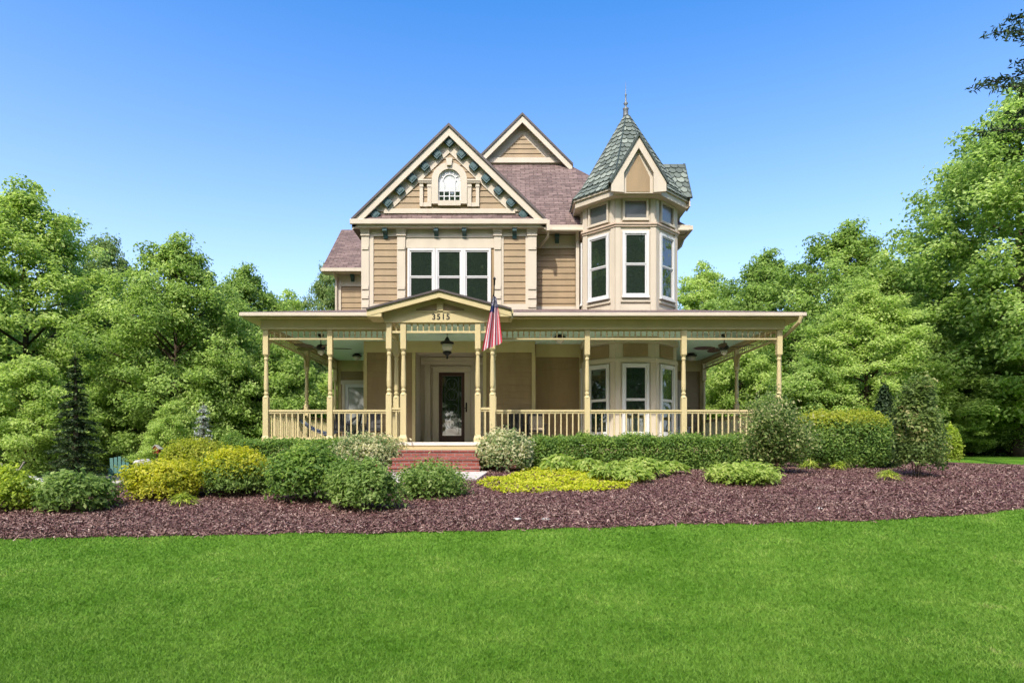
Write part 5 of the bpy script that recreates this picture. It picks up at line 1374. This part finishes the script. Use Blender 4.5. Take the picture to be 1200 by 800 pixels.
# dark evergreen with a visible leaning trunk, and the blue spruce
def conifer(name, loc, H, R, tiers, mat, label, seed, needle=0.10, per=70, droop=0.25, bare=0.0, cat="tree"):
    root = empty(name, loc, label, cat); rg = np.random.default_rng(seed); rr = random.Random(seed); mb = MB(); PP = []; TT = []
    mb.tube([(0, 0, -0.1), (0.04*H*0.2, 0, H*0.5), (0, 0, H)], [0.025*H, 0.016*H, 0.006], 8)
    for i in range(tiers):
        t_ = bare+(1-bare)*i/tiers; z = H*(0.06+0.92*t_)
        for k in range(7):
            a = 2*PI*k/7+i*0.7+rr.uniform(-.2, .2); L_ = R*(1-(t_-bare)/(1-bare))**0.9*rr.uniform(0.65, 1.1)+0.05
            z_ = z+rr.uniform(-0.5, 0.5)*H/tiers; tip = Vector((L_*math.cos(a), L_*math.sin(a), z_-droop*L_*rr.uniform(0.2, 1.4))); s_ = Vector((0, 0, z_)); mid_ = s_.lerp(tip, 0.5)+Vector((0, 0, 0.06*L_))
            mb.tube([s_, mid_, tip], [0.010, 0.007, 0.003], 5)
            m_ = int(per*(L_/R)+6)
            for j in range(m_):
                q_ = 0.15+0.9*rr.random(); p = s_.lerp(mid_, q_*2) if q_ < 0.5 else mid_.lerp(tip, q_*2-1)
                w_ = 0.12*L_*(1.1-q_*0.6)+0.02
                PP.append((p.x+rg.normal()*w_, p.y+rg.normal()*w_, p.z+rg.normal()*w_*0.35)); TT.append((math.cos(a)+rg.normal()*0.7, math.sin(a)+rg.normal()*0.7, -droop))
    mb.build("trunk", M_BARK, root); PP = np.array(PP); TT = np.array(TT)
    mesh_obj("crown", leaf_mesh("crown", PP, rg.normal(size=PP.shape)*0.6+np.array([0, 0, 1.0]), needle*rg.uniform(0.6, 1.2, len(PP)), needle*0.32, rg.random(len(PP)), mat, rng=rg, T=TT), root)
    return root
d = 20.5; x = X(238, d)
conifer("spruce_tree", (x, d, ground(x, d)), Z(470, d)-ground(x, d), 0.60, 15, L_SPRUCE, "small silvery blue spruce behind the golden shrubs", 81, needle=0.10, per=60, droop=0.30)
d = 19.0; x = X(88, d)
conifer("evergreen_tree", (x, d, ground(x, d)), Z(412, d)-ground(x, d), 0.80, 20, L_DARK, "black-green narrow evergreen left of the garden chair", 82, needle=0.13, per=90)

# ------------------------------------------------------------------ garden things at the left
M_AG = paint("green_chair_paint", (0.045, 0.13, 0.10), var=0.12)
x, d = X(140, 21.0), 21.0
ac = empty("adirondack_chair", (x, d, ground(x, d)+0.09), "green slatted garden chair standing on the pale patio", "garden chair", None, 0.55); ac.scale = (0.86, 0.86, 0.86)
b_ = MB()
for i in range(5): b_.beam((-0.24+0.12*i, 0.18, 0.30), (-0.27+0.135*i, 0.52, 1.02-0.03*abs(i-2)), 0.105, 0.02, (0, 1, 0))
b_.build("backrest", M_AG, ac)
b_ = MB()
for i in range(5): b_.beam((-0.27, -0.35+0.12*i, 0.40-0.028*i), (0.27, -0.35+0.12*i, 0.40-0.028*i), 0.10, 0.02)
b_.build("seat", M_AG, ac)
for s_ in (-1, 1):
    b_ = MB(); b_.beam((s_*0.34, -0.42, 0.58), (s_*0.34, 0.38, 0.55), 0.13, 0.022); b_.build("arm", M_AG, ac)
    b_ = MB(); b_.beam((s_*0.29, -0.38, 0.0), (s_*0.31, -0.38, 0.57), 0.09, 0.03, (0, 1, 0)); b_.build("leg", M_AG, ac)
    b_ = MB(); b_.beam((s_*0.27, -0.38, 0.36), (s_*0.27, 0.62, 0.03), 0.03, 0.10); b_.build("leg", M_AG, ac)
def boulder(px, py, d, sx, sy, sz, seed, label):
    rg = random.Random(seed); bm = bmesh.new(); bmesh.ops.create_icosphere(bm, subdivisions=3, radius=1)
    cs = [Vector((rg.gauss(0, 1), rg.gauss(0, 1), rg.gauss(0, 1))).normalized() for _ in range(14)]
    for v in bm.verts:
        for c in cs:
            q_ = v.co.dot(c)
            if q_ > 0.72: v.co -= c*(q_-0.72)
        v.co = Vector((v.co.x*sx, v.co.y*sy, v.co.z*sz))
    me = bpy.data.meshes.new("boulder"); bm.to_mesh(me); bm.free(); me.materials.append(M_STONE)
    me.attributes.new("rnd", 'FLOAT', 'FACE')
    o = mesh_obj("boulder", me); x = X(px, d); o.location = (x, d, Z(py, d)); o.rotation_euler = (0.15, 0.1, rg.random()*3)
    tag(o, label, "boulder", "boulders at the patio edge")
boulder(27, 566, 13.5, 0.36, 0.30, 0.26, 1, "pale flat boulder behind the left shrubs, with the pole trestle over it")
boulder(44, 571, 13.2, 0.28, 0.24, 0.20, 2, "smaller pale boulder right of the flat one behind the left shrub")
boulder(168, 546, 16.5, 0.30, 0.25, 0.24, 3, "grey boulder behind the lowest golden shrub")
M_POLE = paint("weathered_pole", (0.25, 0.21, 0.17), var=0.25)
tr_ = empty("pole_trestle", (X(22, 14.5), 14.5, ground(X(22, 14.5), 14.5)), "crossed grey wooden poles beside the left boulders", "trestle")
for a, c in (((-0.45, 0, 0.0), (0.05, 0.1, 0.95)), ((0.0, 0.1, 0.0), (-0.42, 0, 0.95)), ((0.35, 0, 0.0), (-0.10, 0.05, 0.80)), ((-0.2, 0.05, 0.50), (0.55, 0.05, 0.50))):
    b_ = MB(); b_.tube([a, c], 0.022, 7); b_.build("pole", M_POLE, tr_)
d = 20.0; x = X(184, d)
bh = empty("birdhouse", (x, d, ground(x, d)), "little red birdhouse on a post among the bright leaves", "birdhouse")
M_RB = paint("red_birdhouse_paint", (0.35, 0.05, 0.03))
hz_ = Z(531, d)-ground(x, d)
b_ = MB(); b_.tube([(0, 0, -0.1), (0, 0, hz_)], 0.03, 8); b_.build("post", M_BARK, bh)
b_ = MB(); b_.fprism(frame((0, 0), (1, 0), (0, -1)), [(-0.09, hz_), (0.09, hz_), (0.09, hz_+0.16), (0, hz_+0.25), (-0.09, hz_+0.16)], -0.09, 0.09); bx_ = b_.build("box", M_RB, bh)
b_ = MB(); b_.fprism(frame((0, 0), (1, 0), (0, -1)), [(0.022*math.cos(k*PI/5), hz_+0.11+0.022*math.sin(k*PI/5)) for k in range(10)], 0.085, 0.093); b_.build("hole", M_BLACK, bx_)
b_ = MB(); b_.beam((-0.065, 0, hz_+0.205), (-0.065, 0, hz_+0.205), 0.01, 0.01) if False else None
for s_ in (-1, 1): b_.fprism(frame((0, 0), (1, 0), (0, -1)), [(0, hz_+0.275), (s_*0.13, hz_+0.145), (s_*0.13, hz_+0.125), (0, hz_+0.25)][::(1 if s_ < 0 else -1)], -0.13, 0.13)
b_.build("roof", M_STONE, bh)
# a few pale stones on the mulch
for i, (px, py) in enumerate(((640, 613), (606, 613), (960, 600))):
    x, y = on_ground(px, py); bm = bmesh.new(); bmesh.ops.create_icosphere(bm, subdivisions=2, radius=0.06)
    for v in bm.verts: v.co.z *= 0.45; v.co.x *= 1.2+0.2*math.sin(v.co.y*40)
    me = bpy.data.meshes.new("stone"); bm.to_mesh(me); bm.free(); me.materials.append(M_STONE)
    o = mesh_obj("stone", me); o.location = (x, y, ground(x, y)+0.06)
    tag(o, ("small pale stone at the mulch's front edge right of the walk", "second small pale stone at the mulch edge, nearer the walk", "small pale stone on the mulch before the yellow-topped shrub")[i], "stone")
